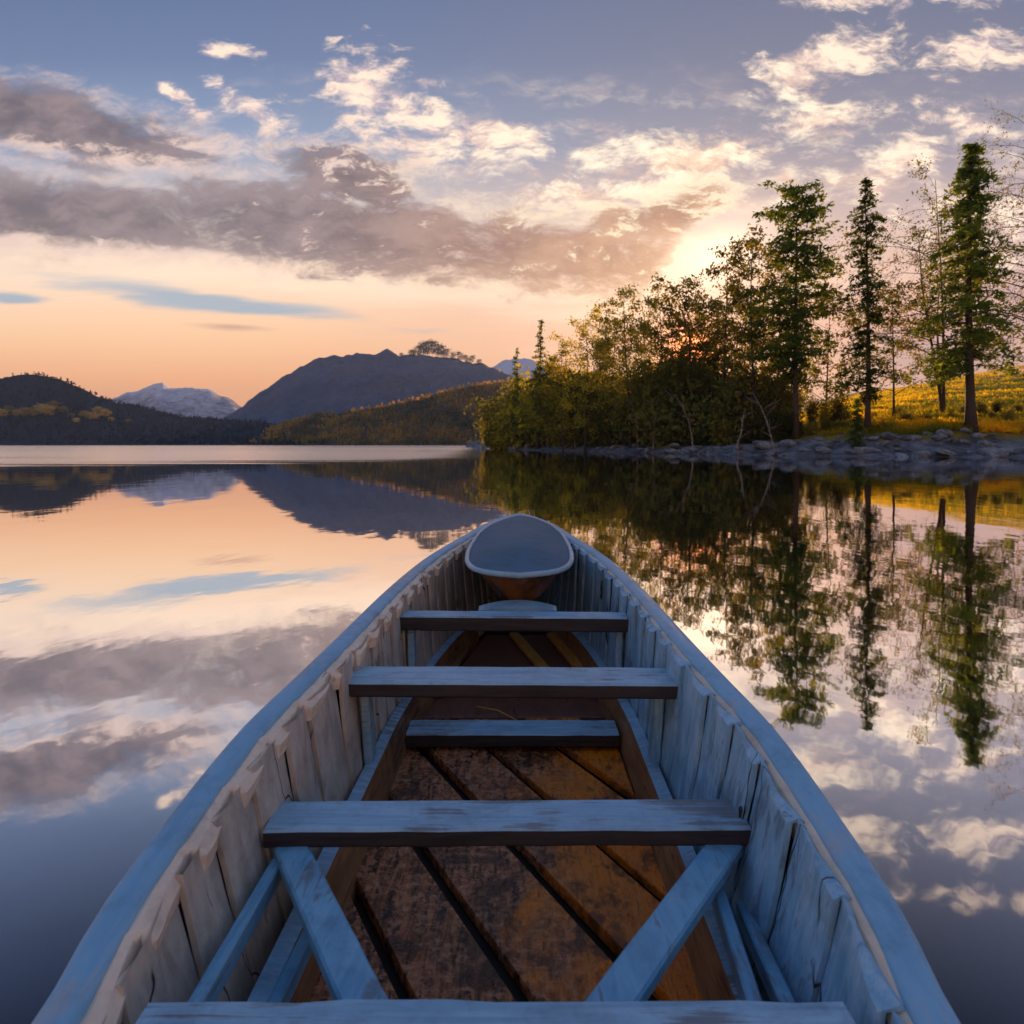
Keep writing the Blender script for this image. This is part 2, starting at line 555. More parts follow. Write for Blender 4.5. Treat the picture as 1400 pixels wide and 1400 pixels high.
def leaf_mat(name, c1, c2, c3, trans=0.45, nscale=0.35):
    m, T, out = mat(name)
    geo = T.n('ShaderNodeNewGeometry').outputs['Position']
    oi = T.n('ShaderNodeObjectInfo').outputs['Random']
    n_ = T.noise(geo, nscale, 3, 0.6)
    f_ = T.noise(geo, 3.5, 2, 0.6)
    c = T.mix(T.step(n_, 0.38, 0.62), c1, c2)
    c = T.mix(T.m('MULTIPLY', T.step(f_, 0.5, 0.75), 0.6), c, c3)
    hs = T.n('ShaderNodeHueSaturation')
    T.put(hs.inputs['Value'], T.m('MULTIPLY_ADD', oi, 0.9, 0.65))
    T.put(hs.inputs['Color'], c)
    d = T.n('ShaderNodeBsdfDiffuse')
    t = T.n('ShaderNodeBsdfTranslucent')
    T.put(d.inputs[0], hs.outputs[0])
    T.put(t.inputs[0], T.mix(1.0, hs.outputs[0], (1.9, 1.6, 0.8, 1), 'MULTIPLY'))
    mx = T.n('ShaderNodeMixShader')
    mx.inputs[0].default_value = trans
    T.t.links.new(d.outputs[0], mx.inputs[1])
    T.t.links.new(t.outputs[0], mx.inputs[2])
    T.t.links.new(mx.outputs[0], out.inputs[0])
    return m


L_con = leaf_mat('conifer_needles', (0.06, 0.11, 0.03, 1), (0.15, 0.20, 0.03, 1), (0.27, 0.25, 0.035, 1), 0.6)
L_dec = leaf_mat('broadleaf_foliage', (0.12, 0.14, 0.03, 1), (0.22, 0.20, 0.035, 1), (0.33, 0.22, 0.035, 1), 0.55)
L_gold = leaf_mat('golden_green_foliage', (0.20, 0.22, 0.03, 1), (0.34, 0.30, 0.04, 1), (0.40, 0.28, 0.04, 1), 0.6)
L_bush = leaf_mat('undergrowth_foliage', (0.09, 0.12, 0.04, 1), (0.19, 0.19, 0.05, 1), (0.30, 0.20, 0.05, 1), 0.55)
L_far = leaf_mat('far_forest_foliage', (0.010, 0.024, 0.034, 1), (0.020, 0.036, 0.044, 1), (0.04, 0.042, 0.035, 1), 0.25, 0.03)
L_aut = leaf_mat('autumn_forest_foliage', (0.11, 0.125, 0.045, 1), (0.52, 0.36, 0.06, 1), (0.8, 0.55, 0.10, 1), 0.6, 0.03)

M_bark, T, out = mat('bark')
geo = T.n('ShaderNodeNewGeometry').outputs['Position']
mp = T.n('ShaderNodeMapping')
T.put(mp.inputs[0], geo)
mp.inputs[3].default_value = (6, 6, 1)
g = T.noise(mp.outputs[0], 2.0, 5, 0.6)
principled(T, out, T.mix(g, (0.03, 0.02, 0.014, 1), (0.13, 0.09, 0.06, 1)), 0.9, g, 0.05, 0.6)

M_pale, T, out = mat('pale_bark')
geo = T.n('ShaderNodeNewGeometry').outputs['Position']
g = T.noise(geo, 3.0, 4, 0.6)
principled(T, out, T.mix(T.step(g, 0.35, 0.65), (0.16, 0.13, 0.11, 1), (0.42, 0.37, 0.33, 1)), 0.85)

M_rock, T, out = mat('shore_rock')
geo = T.n('ShaderNodeNewGeometry').outputs['Position']
g = T.noise(geo, 0.9, 8, 0.65, 0.5)
g2 = T.noise(geo, 6, 5, 0.65)
c = T.mix(T.step(g, 0.3, 0.7), (0.08, 0.095, 0.11, 1), (0.38, 0.42, 0.45, 1))
c = T.mix(T.m('MULTIPLY', T.step(g2, 0.5, 0.7), 0.6), c, (0.08, 0.075, 0.07, 1))
principled(T, out, c, 0.8, T.m('ADD', g, g2), 0.3, 0.8)

# right bank: rock near the water, meadow grass above
M_bank, T, out = mat('bank_ground')
geo = T.n('ShaderNodeNewGeometry').outputs['Position']
px_, py_, pz_ = T.sep(geo)
g = T.noise(geo, 0.5, 8, 0.65, 0.4)
g2 = T.noise(geo, 4, 6, 0.7)
rock = T.mix(T.step(g, 0.3, 0.7), (0.035, 0.04, 0.045, 1), (0.27, 0.30, 0.33, 1))
rock = T.mix(T.m('MULTIPLY', T.step(g2, 0.48, 0.7), 0.6), rock, (0.06, 0.055, 0.05, 1))
grass = T.mix(T.step(g, 0.35, 0.65), (0.16, 0.14, 0.015, 1), (0.34, 0.26, 0.025, 1))
grass = T.mix(T.m('MULTIPLY', T.step(g2, 0.45, 0.7), 0.6), grass, (0.05, 0.055, 0.012, 1))
f = T.step(T.m('MULTIPLY_ADD', T.m('SUBTRACT', g, 0.5), 1.4, pz_), 1.15, 1.7)
principled(T, out, T.mix(f, rock, grass), 0.9, T.m('ADD', g, g2), 0.25, 0.8)


def hill_mat(name, c1, c2, nscale, bump=20.0, snow=None):
    m, T, out = mat(name)
    geo = T.n('ShaderNodeNewGeometry').outputs['Position']
    g = T.noise(geo, nscale, 8, 0.65, 0.3)
    g2 = T.noise(geo, nscale * 7, 5, 0.65)
    c = T.mix(T.step(T.m('MULTIPLY_ADD', g2, 0.4, T.m('MULTIPLY', g, 0.6)), 0.35, 0.65), c1, c2)
    if snow:
        z = T.sep(geo)[2]
        s = T.step(T.m('MULTIPLY_ADD', T.m('SUBTRACT', T.m('MULTIPLY_ADD', g2, 0.6, T.m('MULTIPLY', g, 0.8)), 0.7), snow[2], z), snow[0], snow[1])
        c = T.mix(s, c, (0.72, 0.74, 0.80, 1))
    principled(T, out, c, 0.95, T.m('MULTIPLY_ADD', g2, 0.3, g), bump, 0.7, spec=0.1)
    return m


M_mtn = hill_mat('haze_tinted_heath', (0.060, 0.092, 0.140, 1), (0.130, 0.160, 0.210, 1), 0.010, 60)  # heath with the blue of the distant air mixed into its base colour
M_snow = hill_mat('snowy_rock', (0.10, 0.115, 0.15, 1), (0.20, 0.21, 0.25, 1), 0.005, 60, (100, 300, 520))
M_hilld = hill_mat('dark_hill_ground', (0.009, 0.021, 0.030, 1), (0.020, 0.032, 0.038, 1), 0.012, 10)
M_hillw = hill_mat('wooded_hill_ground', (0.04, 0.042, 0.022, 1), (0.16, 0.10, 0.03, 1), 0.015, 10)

# calm lake; a wind-ruffled belt lies far out, on the left
M_water, T, out = mat('lake_water')
geo = T.n('ShaderNodeNewGeometry').outputs['Position']
wx, wy, wz = T.sep(geo)
ed = T.noise(T.vm('MULTIPLY', geo, (0.018, 0.11, 1)), 1.0, 5, 0.65)
ed2 = T.noise(T.vm('MULTIPLY', geo, (0.03, 0.55, 1)), 1.0, 3, 0.6)
edm = T.m('MULTIPLY_ADD', T.m('SUBTRACT', ed, 0.5), 50.0, T.m('MULTIPLY', T.m('SUBTRACT', ed2, 0.5), 40.0))
near_e = T.m('ADD', T.m('MULTIPLY_ADD', wx, 0.70, 46.0), edm)
ruff = T.m('MULTIPLY', T.step(T.m('SUBTRACT', wy, near_e), -3.0, 9.0), T.step(T.m('ADD', T.m('MULTIPLY_ADD', wy, 0.050, wx), T.m('MULTIPLY', edm, 0.05)), 2.0, -5.0))
ruff = T.m('MULTIPLY', ruff, T.step(T.noise(T.vm('MULTIPLY', geo, (0.004, 0.022, 1)), 1.0, 4, 0.6), 0.30, 0.50, 0.35, 1.0))
ruff = T.m('MULTIPLY', ruff, T.step(wy, 640.0, 420.0))
fac = T.n('ShaderNodeLayerWeight')
fac.inputs[0].default_value = 0.5
bw = T.noise(T.vm('MULTIPLY', geo, (1.0, 0.55, 1)), 1.1, 3, 0.5, 0.3)
bw2 = T.noise(T.vm('MULTIPLY', geo, (1.0, 0.6, 1)), 7.0, 2, 0.5)
hgt = T.m('MULTIPLY_ADD', bw2, 0.10, bw)
bmp = T.n('ShaderNodeBump')
bmp.inputs['Strength'].default_value = 1.0
bmp.inputs['Distance'].default_value = 0.004
T.put(bmp.inputs['Height'], hgt)
gl = T.n('ShaderNodeBsdfGlossy')
gl.inputs[0].default_value = (0.96, 0.96, 0.97, 1)
T.put(gl.inputs['Roughness'], T.m('MULTIPLY_ADD', ruff, 0.20, 0.025))
T.put(gl.inputs['Normal'], bmp.outputs[0])
df = T.n('ShaderNodeBsdfDiffuse')
df.inputs[0].default_value = (0.006, 0.008, 0.016, 1)
mx = T.n('ShaderNodeMixShader')
fr = T.step(fac.outputs['Facing'], 0.34, 0.72, 0.035, 0.95)
T.put(mx.inputs[0], fr)
T.t.links.new(df.outputs[0], mx.inputs[1])
T.t.links.new(gl.outputs[0], mx.inputs[2])
T.t.links.new(mx.outputs[0], out.inputs[0])

# ------------------------------------------------------------------ setting: water, hills, bank
tag(mesh_obj('water', [(-4500, -300, 0), (4500, -300, 0), (4500, 4700, 0), (-4500, 4700, 0)], [(0, 1, 2, 3)], M_water), kind='structure')


def ridge(name, prof, depth, front, back, material, rough, freq, seed, nu=140, nv=46, spur=0.25):
    """a hill: prof = skyline (frame x, frame y) as seen from the lake at the ridge's distance; front/back = metres to its feet"""
    pf = pchip([p[0] for p in prof], [p[1] for p in prof])
    x0, x1 = prof[0][0], prof[-1][0]
    vv, ff = [], []
    for j in range(nv + 1):
        t = j / nv
        tt = (t - 0.55) / 0.55 if t < 0.55 else (t - 0.55) / 0.45
        y = depth + (tt * front if tt < 0 else tt * back)
        s = 1 - abs(tt)
        shape = smooth01(s) * 0.55 + s * 0.45 if tt < 0 else s
        for i in range(nu + 1):
            px = x0 + (x1 - x0) * i / nu
            hgt_ = max(0.0, (HY - pf(px) + 2.6 * fbm(px * 0.07, seed, 0.5, 6)) * depth / F + EYE)
            X = (px - HX) * y / F
            nz = fbm(X * freq + seed, y * freq, seed) * rough * (4 * s * (1 - s) + 0.12)
            sp_ = 1 + spur * fbm(X * freq * 0.8 + seed, seed * 3.1, 0) * (1 - s)
            z = hgt_ * min(shape * sp_, 0.97 * y / depth if tt < -0.02 else 2) + nz * hgt_ ** 0.5 * 0.3
            if j == 0 or j == nv:
                z = -0.6
            vv.append((X, y, max(z, -0.6)))
    for j in range(nv):
        for i in range(nu):
            k = j * (nu + 1) + i
            ff.append((k, k + 1, k + nu + 2, k + nu + 1))
    o = mesh_obj(name, vv, ff, material, None, True)
    tag(o, kind='structure')
    return o


P_left = [(-420, 600), (-300, 560), (-160, 532), (0, 518), (45, 512), (75, 517), (110, 531), (150, 546), (190, 556), (240, 567), (300, 574), (360, 580), (400, 588), (450, 600), (480, 606)]
P_slope = [(340, 606), (375, 585), (410, 574), (450, 566), (500, 560), (560, 549), (600, 538), (650, 528), (700, 522), (800, 515), (900, 520), (1100, 540)]
P_mtn = [(250, 606), (300, 575), (330, 556), (365, 532), (400, 509), (435, 490), (465, 486), (515, 485), (528, 480), (541, 486), (575, 488), (610, 488), (645, 495), (680, 506), (730, 528), (800, 560), (900, 600)]
P_snow = [(60, 604), (120, 566), (160, 543), (190, 533), (220, 523), (236, 531), (262, 530), (290, 535), (308, 543), (330, 556), (370, 590), (400, 604)]
P_peak = [(590, 590), (640, 530), (675, 500), (698, 490), (716, 489), (740, 496), (800, 530), (880, 580)]
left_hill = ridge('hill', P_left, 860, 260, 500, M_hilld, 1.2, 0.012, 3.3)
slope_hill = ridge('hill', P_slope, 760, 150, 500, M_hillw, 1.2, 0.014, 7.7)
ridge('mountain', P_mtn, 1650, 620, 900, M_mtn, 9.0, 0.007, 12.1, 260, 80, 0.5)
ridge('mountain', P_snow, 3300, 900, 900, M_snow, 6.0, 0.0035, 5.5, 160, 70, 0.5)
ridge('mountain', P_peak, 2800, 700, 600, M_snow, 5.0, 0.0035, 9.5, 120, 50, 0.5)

# right bank
SHORE = [(-6.4, 152), (0, 122), (9.5, 94), (16.5, 75), (21.0, 63), (25.5, 57), (32, 53), (40, 51), (55, 50), (80, 46), (120, 30)]
SH = [Vector((p[0], p[1])) for p in SHORE]


def shore_dist(x, y):
    p = Vector((x, y))
    best, sgn = 1e9, 1
    for i in range(len(SH) - 1):
        e = SH[i + 1] - SH[i]
        t = min(1, max(0, (p - SH[i]).dot(e) / e.length_squared))
        c_ = SH[i] + e * t
        d_ = (p - c_).length
        if d_ < best:
            best = d_
            sgn = 1 if e.x * (p.y - SH[i].y) - e.y * (p.x - SH[i].x) > 0 else -1
    if x < -6.4 and y > 150:
        return best * 1 if (y - 150) * 0.12 > (-6.4 - x) else -best
    return best * sgn


def bank_z(x, y):
    d_ = shore_dist(x, y)
    wv = fbm(x * 0.25, y * 0.25, 1.7) * 1.1 + fbm(x * 0.9, y * 0.9, 4.0) * 0.35
    d2 = d_ + wv
    if d2 < 0:
        return max(-0.9, d2 * 0.35)
    uu = x / max(y, 1)
    k = smooth01((uu - 0.25) / 0.3)
    z = (0.75 + 0.75 * k) * smooth01(d2 / (3.0 + 2.5 * k))
    z += 1.2 * smooth01((d2 - 3) / 24.0) * (1 - k) + k * (0.9 * smooth01((d2 - 3) / 5) + (0.118 + 0.02 * smooth01((uu - 0.5) / 0.3)) * max(0.0, min(d2, 190.0) - 5) + 0.35 * fbm(x * 0.09, y * 0.09, 3.0) * smooth01(d2 / 20))
    z += fbm(x * 0.5, y * 0.5, 9.0) * 0.25 * smooth01(d2 / 2)
    return z


vv, ff = [], []
nx, ny = 200, 130
ysl = list(np.concatenate([np.linspace(26, 110, 110), np.linspace(113, 330, ny - 109)]))
for j, y in enumerate(ysl):
    for i in range(nx + 1):
        x = -16 + 136 * (i / nx) ** 1.15
        if j in (0, ny) or i in (0, nx):
            vv.append((x, y, -0.9))
        else:
            vv.append((x, y, bank_z(x, y)))
for j in range(ny):
    for i in range(nx):
        k = j * (nx + 1) + i
        if max(vv[q_][2] for q_ in (k, k + 1, k + nx + 2, k + nx + 1)) > -0.85:
            ff.append((k, k + 1, k + nx + 2, k + nx + 1))
used = sorted({i for f_ in ff for i in f_})
rm = {o_: n_ for n_, o_ in enumerate(used)}
tag(mesh_obj('bank_terrain', [vv[i] for i in used], [tuple(rm[i] for i in f_) for f_ in ff], M_bank, None, True), kind='structure')


# ------------------------------------------------------------------ foliage
def leaf_quads(centers, size, rng, aspect=0.45, flat=0.0):
    n = len(centers)
    d1 = rng.normal(size=(n, 3))
    d1[:, 2] *= (1 - flat)
    d1 /= np.linalg.norm(d1, axis=1)[:, None] + 1e-9
    d2 = np.cross(d1, rng.normal(size=(n, 3)))
    d2 /= np.linalg.norm(d2, axis=1)[:, None] + 1e-9
    s = size * rng.uniform(0.55, 1.35, n)[:, None]
    a_, b_ = d1 * s, d2 * s * aspect
    return np.stack([centers - a_, centers + b_ * 1.0 - a_ * 0.1, centers + a_, centers - b_ * 1.0 - a_ * 0.1], axis=1)


def conifer(seed, h, r, base=0.15, nb=90, leaf=0.22, per=16, droop=0.25, gap=0.3, lean=0.02, tr=0.011, expo=0.75, top_w=0.12):
    rng = np.random.default_rng(seed)
    mb = MB()
    lx, ly = rng.normal(size=2) * lean * h
    ph = rng.uniform(0, 6)

    def axis(t):
        return np.array([lx * t * t + 0.012 * h * math.sin(3 * t + ph), ly * t * t, h * t])
    ts = np.linspace(0, 1, 10)
    mb.tube([axis(t) for t in ts], [max(0.012, h * tr * (1.25 * (1 - t) ** 0.9 + (0.5 * (1 - t / 0.06) if t < 0.06 else 0))) for t in ts], 8)
    cs = []
    for k in range(nb):
        t = base + (1 - base) * ((k + rng.uniform(0, 1)) / nb) ** 0.95
        if rng.uniform() < gap * 0.5:
            continue
        L = r * (top_w + (1 - top_w) * (1 - (t - base) / (1 - base)) ** expo) * rng.uniform(0.30, 1.18)
        if t < base + 0.12:
            L *= rng.uniform(0.5, 1.0)
        az = rng.uniform(0, 2 * math.pi)
        d_ = np.array([math.cos(az), math.sin(az), 0])
        p0 = axis(min(t, 0.985))
        pts = []
        up0 = rng.uniform(-0.05, 0.35) * (0.4 + t)
        for s in (0, 0.35, 0.7, 1.0):
            pts.append(p0 + d_ * L * s + np.array([0, 0, L * (up0 * s - droop * s * s)]))
        r0 = max(0.012, h * 0.0022 * (1.2 - t))
        mb.tube(pts, [r0, r0 * 0.75, r0 * 0.45, r0 * 0.2], 4)
        m_ = int(per * (0.35 + L / r))
        ss = rng.uniform(0.12, 1.05, m_)
        sd_ = np.array([-d_[1], d_[0], 0])
        base_p = p0 + d_ * L * ss[:, None] + np.stack([np.zeros(m_), np.zeros(m_), L * (up0 * ss - droop * ss * ss)], 1)
        spread = 0.16 * L * (1.15 - ss * 0.6)
        base_p = base_p + sd_ * (rng.normal(size=m_) * spread)[:, None]
        base_p[:, 2] += rng.normal(size=m_) * 0.05 * L - 0.02 * L
        cl = np.repeat(base_p, 4, axis=0)
        cl = cl + rng.normal(size=cl.shape) * leaf * np.array([0.8, 0.8, 0.5])
        cs.append(cl)
    cs = np.concatenate(cs)
    return mb, leaf_quads(cs, leaf, rng, 0.38, 0.35)


def broadleaf(seed, h, spread=0.35, base=0.25, nmain=9, leaf=0.2, clump=20, thin=1.0, tr=0.010, forks=1, droop=0.0, clumps_per=5):
    rng = np.random.default_rng(seed)
    mb = MB()
    cs = []
    for fk in range(forks):
        lean = rng.normal(size=2) * (0.03 if forks == 1 else 0.10) * h
        hh_ = h * (1 if fk == 0 else rng.uniform(0.75, 0.95))
        ph = rng.uniform(0, 6, 2)

        def axis(t):
            return np.array([lean[0] * t + 0.02 * h * math.sin(3.5 * t + ph[0]) * t, lean[1] * t + 0.02 * h * math.sin(4 * t + ph[1]) * t, hh_ * t])
        ts = np.linspace(0, 1, 9)
        mb.tube([axis(t) for t in ts], [max(0.012, h * tr * (1.15 - t) * (1.3 if t == 0 else 1)) for t in ts], 7)
        for k in range(nmain):
            t = base + (0.97 - base) * (k + rng.uniform(0, 1)) / nmain
            az = k * 2.4 + rng.uniform(-0.6, 0.6)
            prof = math.sin(math.pi * min(1, 0.18 + 0.82 * (t - base) / (1 - base))) ** 0.7
            L = h * spread * (0.25 + 0.85 * prof) * rng.uniform(0.6, 1.15)
            rise = rng.uniform(0.25, 0.8)
            d_ = np.array([math.cos(az), math.sin(az), 0])
            p0 = axis(t)
            pts = [p0 + d_ * L * s + np.array([0, 0, L * (rise * s - droop * s * s)]) + rng.normal(size=3) * 0.03 * L * s for s in (0, 0.3, 0.65, 1.0)]
            r0 = max(0.012, h * 0.0035 * (1.2 - t))
            mb.tube(pts, [r0, r0 * 0.7, r0 * 0.4, r0 * 0.2], 5)
            for s_ in range(clumps_per):
                st = rng.uniform(0.3, 1.0)
                i0 = min(int(st * 3), 2)
                q0 = pts[i0] + (pts[i0 + 1] - pts[i0]) * (st * 3 - i0 if st < 1 else 1)
                dd = d_ * 0.7 + rng.normal(size=3) * 0.7 + np.array([0, 0, 0.35 - droop])
                q1 = q0 + dd / np.linalg.norm(dd) * L * rng.uniform(0.18, 0.42)
                mb.tube([q0, (q0 + q1) / 2 + rng.normal(size=3) * 0.02 * L, q1], [r0 * 0.35, r0 * 0.25, r0 * 0.12], 4, cap=False)
                m_ = int(clump * thin * rng.uniform(0.6, 1.9))
                if m_ > 0:
                    tq = rng.uniform(0.25, 1.15, m_)[:, None]
                    cl = q0 + (q1 - q0) * tq + rng.normal(size=(m_, 3)) * leaf * np.array([2.0, 2.0, 1.3])
                    cs.append(cl)
    cs = np.concatenate(cs) if cs else np.zeros((1, 3))
    return mb, leaf_quads(cs, leaf, rng, 0.5)


def bush(seed, h, w, n=900, leaf=0.16):
    rng = np.random.default_rng(seed)
    mb = MB()
    cs = []
    for k in range(11):
        az, rr = rng.uniform(0, 6.28), w * rng.uniform(0.05, 0.6)
        hh_ = h * rng.uniform(0.55, 1.0) * (1.05 - 0.4 * rr / w)
        p0 = np.array([math.cos(az) * rr * 0.25, math.sin(az) * rr * 0.25, -0.1])
        p1 = np.array([math.cos(az) * rr, math.sin(az) * rr, hh_])
        pm = (p0 + p1) / 2 + rng.normal(size=3) * 0.06 * h
        mb.tube([p0, pm, p1], [0.035, 0.022, 0.008], 5)
        m_ = int(n / 11 * rng.uniform(0.5, 1.5))
        tq = rng.uniform(0.15, 1.05, m_)
        c_ = np.where(tq[:, None] < 0.5, p0 + (pm - p0) * (tq * 2)[:, None], pm + (p1 - pm) * (tq * 2 - 1)[:, None])
        cs.append(c_ + rng.normal(size=(m_, 3)) * np.array([w * 0.15, w * 0.15, h * 0.07]))
    cs = np.concatenate(cs)
    cs[:, 2] = np.maximum(cs[:, 2], 0.02)
    return mb, leaf_quads(cs, leaf, rng, 0.5)


def plant(name, builder, leafm, px, depth, top, label, cat, group=None, bark=None, sx=1.0, z_off=0.0):
    """plant a tree where frame column px meets the bank at a distance, tall enough to reach frame row top"""
    x = (px - HX) * depth / F
    zg = bank_z(x, depth) - 0.1 + z_off
    ztop = EYE - (top - HY) * depth / F
    h = ztop - zg
    mb, lq = builder(h)
    root = empty(name, (x, depth, zg), label, cat, group)
    mb.build('trunk' if cat == 'tree' else 'stem', bark or M_bark, root, True)
    link_mesh('crown' if cat == 'tree' else 'foliage', quads_mesh('crown', lq, leafm), root)
    return root


G = 'trees on the wooded point'
plant('conifer_tree', lambda h: conifer(11, h, h * 0.215, 0.20, 205, 0.25, 25, 0.40, 0.6, 0.012, 0.013, 0.66, 0.07), L_con, 1330, 57, 193,
      'tallest conifer with a thick bare lower trunk standing on the grassy bank', 'tree', bark=M_bark)
plant('conifer_tree', lambda h: conifer(23, h, h * 0.145, 0.12, 150, 0.20, 16, 0.35, 0.3, 0.012, 0.0085, 0.65, 0.10), L_con, 1183, 60, 242,
      'slender spruce with a thin spire top standing alone at the edge of the meadow', 'tree')
plant('pine_tree', lambda h: conifer(31, h, h * 0.22, 0.22, 160, 0.26, 22, 0.14, 0.5, 0.03, 0.010, 0.35, 0.30), L_con, 1092, 64, 250,
      'tall pine with a broad irregular crown beside the slender spruce', 'tree')
plant('sparse_tree', lambda h: broadleaf(43, h, 0.38, 0.30, 26, 0.14, 14, 1.0, 0.006, 2, 0.45, 9), L_dec, 1290, 66, 235,
      'almost bare tree with long thin drooping twigs behind the tallest conifer', 'tree')
plant('sparse_tree', lambda h: broadleaf(47, h, 0.38, 0.25, 26, 0.12, 9, 0.9, 0.006, 2, 0.45, 9), L_dec, 1440, 62, 160,
      'thinly leaved tree reaching in from the right edge of the photo', 'tree')
plant('young_tree', lambda h: broadleaf(51, h, 0.32, 0.15, 20, 0.17, 20, 1.0, 0.008, 1, 0.1, 5), L_dec, 1222, 66, 395,
      'small thin tree leaning beside the slender spruce, half its height', 'tree')
plant('young_tree', lambda h: broadleaf(52, h, 0.30, 0.25, 18, 0.17, 20, 1.0, 0.011, 1, 0.15, 5), L_dec, 1288, 72, 375,
      'small tree with a straight bare stem just behind the tallest conifer', 'tree')
plant('young_spruce', lambda h: conifer(57, h, h * 0.2, 0.05, 60, 0.13, 10, 0.3, 0.2), L_con, 1170, 57, 545,
      'dark low spruce at the foot of the slender spruce', 'tree')
plant('broadleaf_tree', lambda h: broadleaf(61, h, 0.22, 0.10, 25, 0.20, 22, 1.0, 0.007, 1, 0.0, 5), L_dec, 1032, 68, 326,
      'lanky dark tree just left of the tall broad pine', 'tree', G)
plant('broadleaf_tree', lambda h: broadleaf(62, h, 0.23, 0.10, 25, 0.20, 22, 1.0, 0.007, 1, 0.0, 5), L_dec, 992, 72, 352,
      'olive leaved tree right of the gap where the sun glows', 'tree', G)
plant('broadleaf_tree', lambda h: broadleaf(63, h, 0.22, 0.10, 25, 0.20, 22, 1.0, 0.007, 1, 0.0, 5), L_dec, 942, 76, 374,
      'loose crowned tree standing in front of the low sun', 'tree', G)
plant('broadleaf_tree', lambda h: broadleaf(64, h, 0.23, 0.10, 25, 0.20, 22, 1.0, 0.007, 1, 0.0, 5), L_dec, 905, 80, 396,
      'olive tree with a ragged top just left of the sun glow', 'tree', G)
plant('broadleaf_tree', lambda h: broadleaf(65, h, 0.22, 0.10, 25, 0.20, 22, 1.0, 0.007, 1, 0.0, 5), L_dec, 862, 84, 396,
      'ragged tree with a pointed crown in the middle of the wooded point', 'tree', G)
plant('broadleaf_tree', lambda h: broadleaf(66, h, 0.25, 0.10, 25, 0.20, 22, 1.0, 0.007, 1, 0.0, 5), L_gold, 800, 92, 430,
      'golden green tree right of the small dark spire on the wooded point', 'tree', G)
plant('broadleaf_tree', lambda h: broadleaf(67, h, 0.26, 0.10, 25, 0.20, 22, 1.0, 0.007, 1, 0.0, 5), L_gold, 770, 96, 478,
      'low round golden tree beside the small dark spire', 'tree', G)
plant('broadleaf_tree', lambda h: broadleaf(68, h, 0.25, 0.10, 25, 0.20, 22, 1.0, 0.007, 1, 0.0, 5), L_dec, 832, 90, 440,
      'shorter olive tree between two ragged taller trees of the wooded point', 'tree', G)
plant('conifer_tree', lambda h: conifer(71, h, h * 0.13, 0.1, 80, 0.24, 12, 0.3, 0.2, 0.01, 0.009, 0.8, 0.06), L_con, 738, 112, 436,
      'small dark spire shaped conifer near the tip of the wooded point', 'tree')
plant('conifer_tree', lambda h: conifer(72, h, h * 0.15, 0.1, 60, 0.24, 11, 0.3, 0.2, 0.01, 0.009, 0.8, 0.06), L_con, 709, 122, 476,
      'shorter dark conifer left of the small spire', 'tree')
plant('conifer_tree', lambda h: conifer(73, h, h * 0.17, 0.05, 60, 0.24, 11, 0.3, 0.2, 0.01, 0.009, 0.8, 0.06), L_con, 680, 136, 540,
      'lowest dark conifer at the very tip of the wooded point', 'tree')
for i, (px, dp, tp, lb) in enumerate([
        (1062, 72, 352, 'back row tree showing between the tall pine and the lanky dark tree'),
        (1015, 80, 400, 'back row tree filling behind the olive tree right of the sun'),
        (965, 86, 430, 'dim back row tree under the low sun'),
        (885, 92, 440, 'dim back row tree between the two ragged trees'),
        (1128, 74, 400, 'thin back row tree right of the tall pine'),
        (925, 83, 420, 'bushy back row tree directly behind the loose crowned tree'),
        (845, 96, 450, 'bushy back row tree left of the ragged pointed tree'),
        (1045, 78, 410, 'bushy back row tree behind the lanky dark tree'),
        (980, 78, 425, 'bushy low tree on the right edge of the sun glow'),
        (815, 100, 470, 'bushy back row tree behind the golden green tree'),
        (752, 108, 500, 'small bushy tree right beside the small dark spire'),
        (970, 81, 440, 'dense shorter tree just right of the sun glow')]):
    plant('broadleaf_tree', lambda h, i=i: broadleaf(81 + i, h, 0.24, 0.08, 21, 0.21, 21, 1.0, 0.007, 1, 0.0, 5), L_dec, px, dp, tp, lb, 'tree', G)

# undergrowth: three bush meshes, copied along the bank
bush_src = []
for s_, (hh_, ww_, n_) in enumerate([(3.2, 2.2, 3400), (2.4, 2.4, 3000), (4.2, 2.0, 3600)]):
    mb, lq = bush(200 + s_, hh_, ww_, n_, 0.105)
    me_s = mb.build('stem', M_bark, None, True)
    md = me_s.data
    bpy.data.objects.remove(me_s)
    bush_src.append((md, quads_mesh('foliage', lq, L_bush), quads_mesh('foliage', lq, L_gold), hh_))
rb = random.Random(5)
blist = []
for px in range(664, 1140, 13):
    d0 = np.interp(px, [664, 690, 800, 900, 1000, 1100, 1150], [148, 129, 98, 79, 66.5, 60.5, 58.5])
    tp = np.interp(px, [660, 690, 760, 850, 950, 1050, 1140], [575, 548, 540, 536, 536, 540, 572]) + rb.uniform(-22, 26)
    blist.append((px + rb.uniform(-5, 5), d0 + rb.uniform(2.0, 5), tp, px < 790 and rb.random() < 0.75))
    if px % 2 == 0:
        blist.append((px + rb.uniform(-5, 5), d0 + rb.uniform(5, 12), tp - rb.uniform(8, 46), px < 840 and rb.random() < 0.6))
for px, dd, tp, gold in [(1150, 62, 575, False), (1205, 60, 566, True), (1240, 62, 560, False), (1265, 61, 572, False), (1380, 60, 560, False), (1355, 63, 566, False), (1300, 64, 560, True), (1125, 64, 556, True), (1340, 66, 548, False), (1362, 67, 545, False), (1392, 66, 550, False), (1228, 68, 556, False), (1195, 66, 560, True), (1318, 70, 552, False), (1158, 68, 560, False)]:
    blist.append((px, dd, tp, gold))
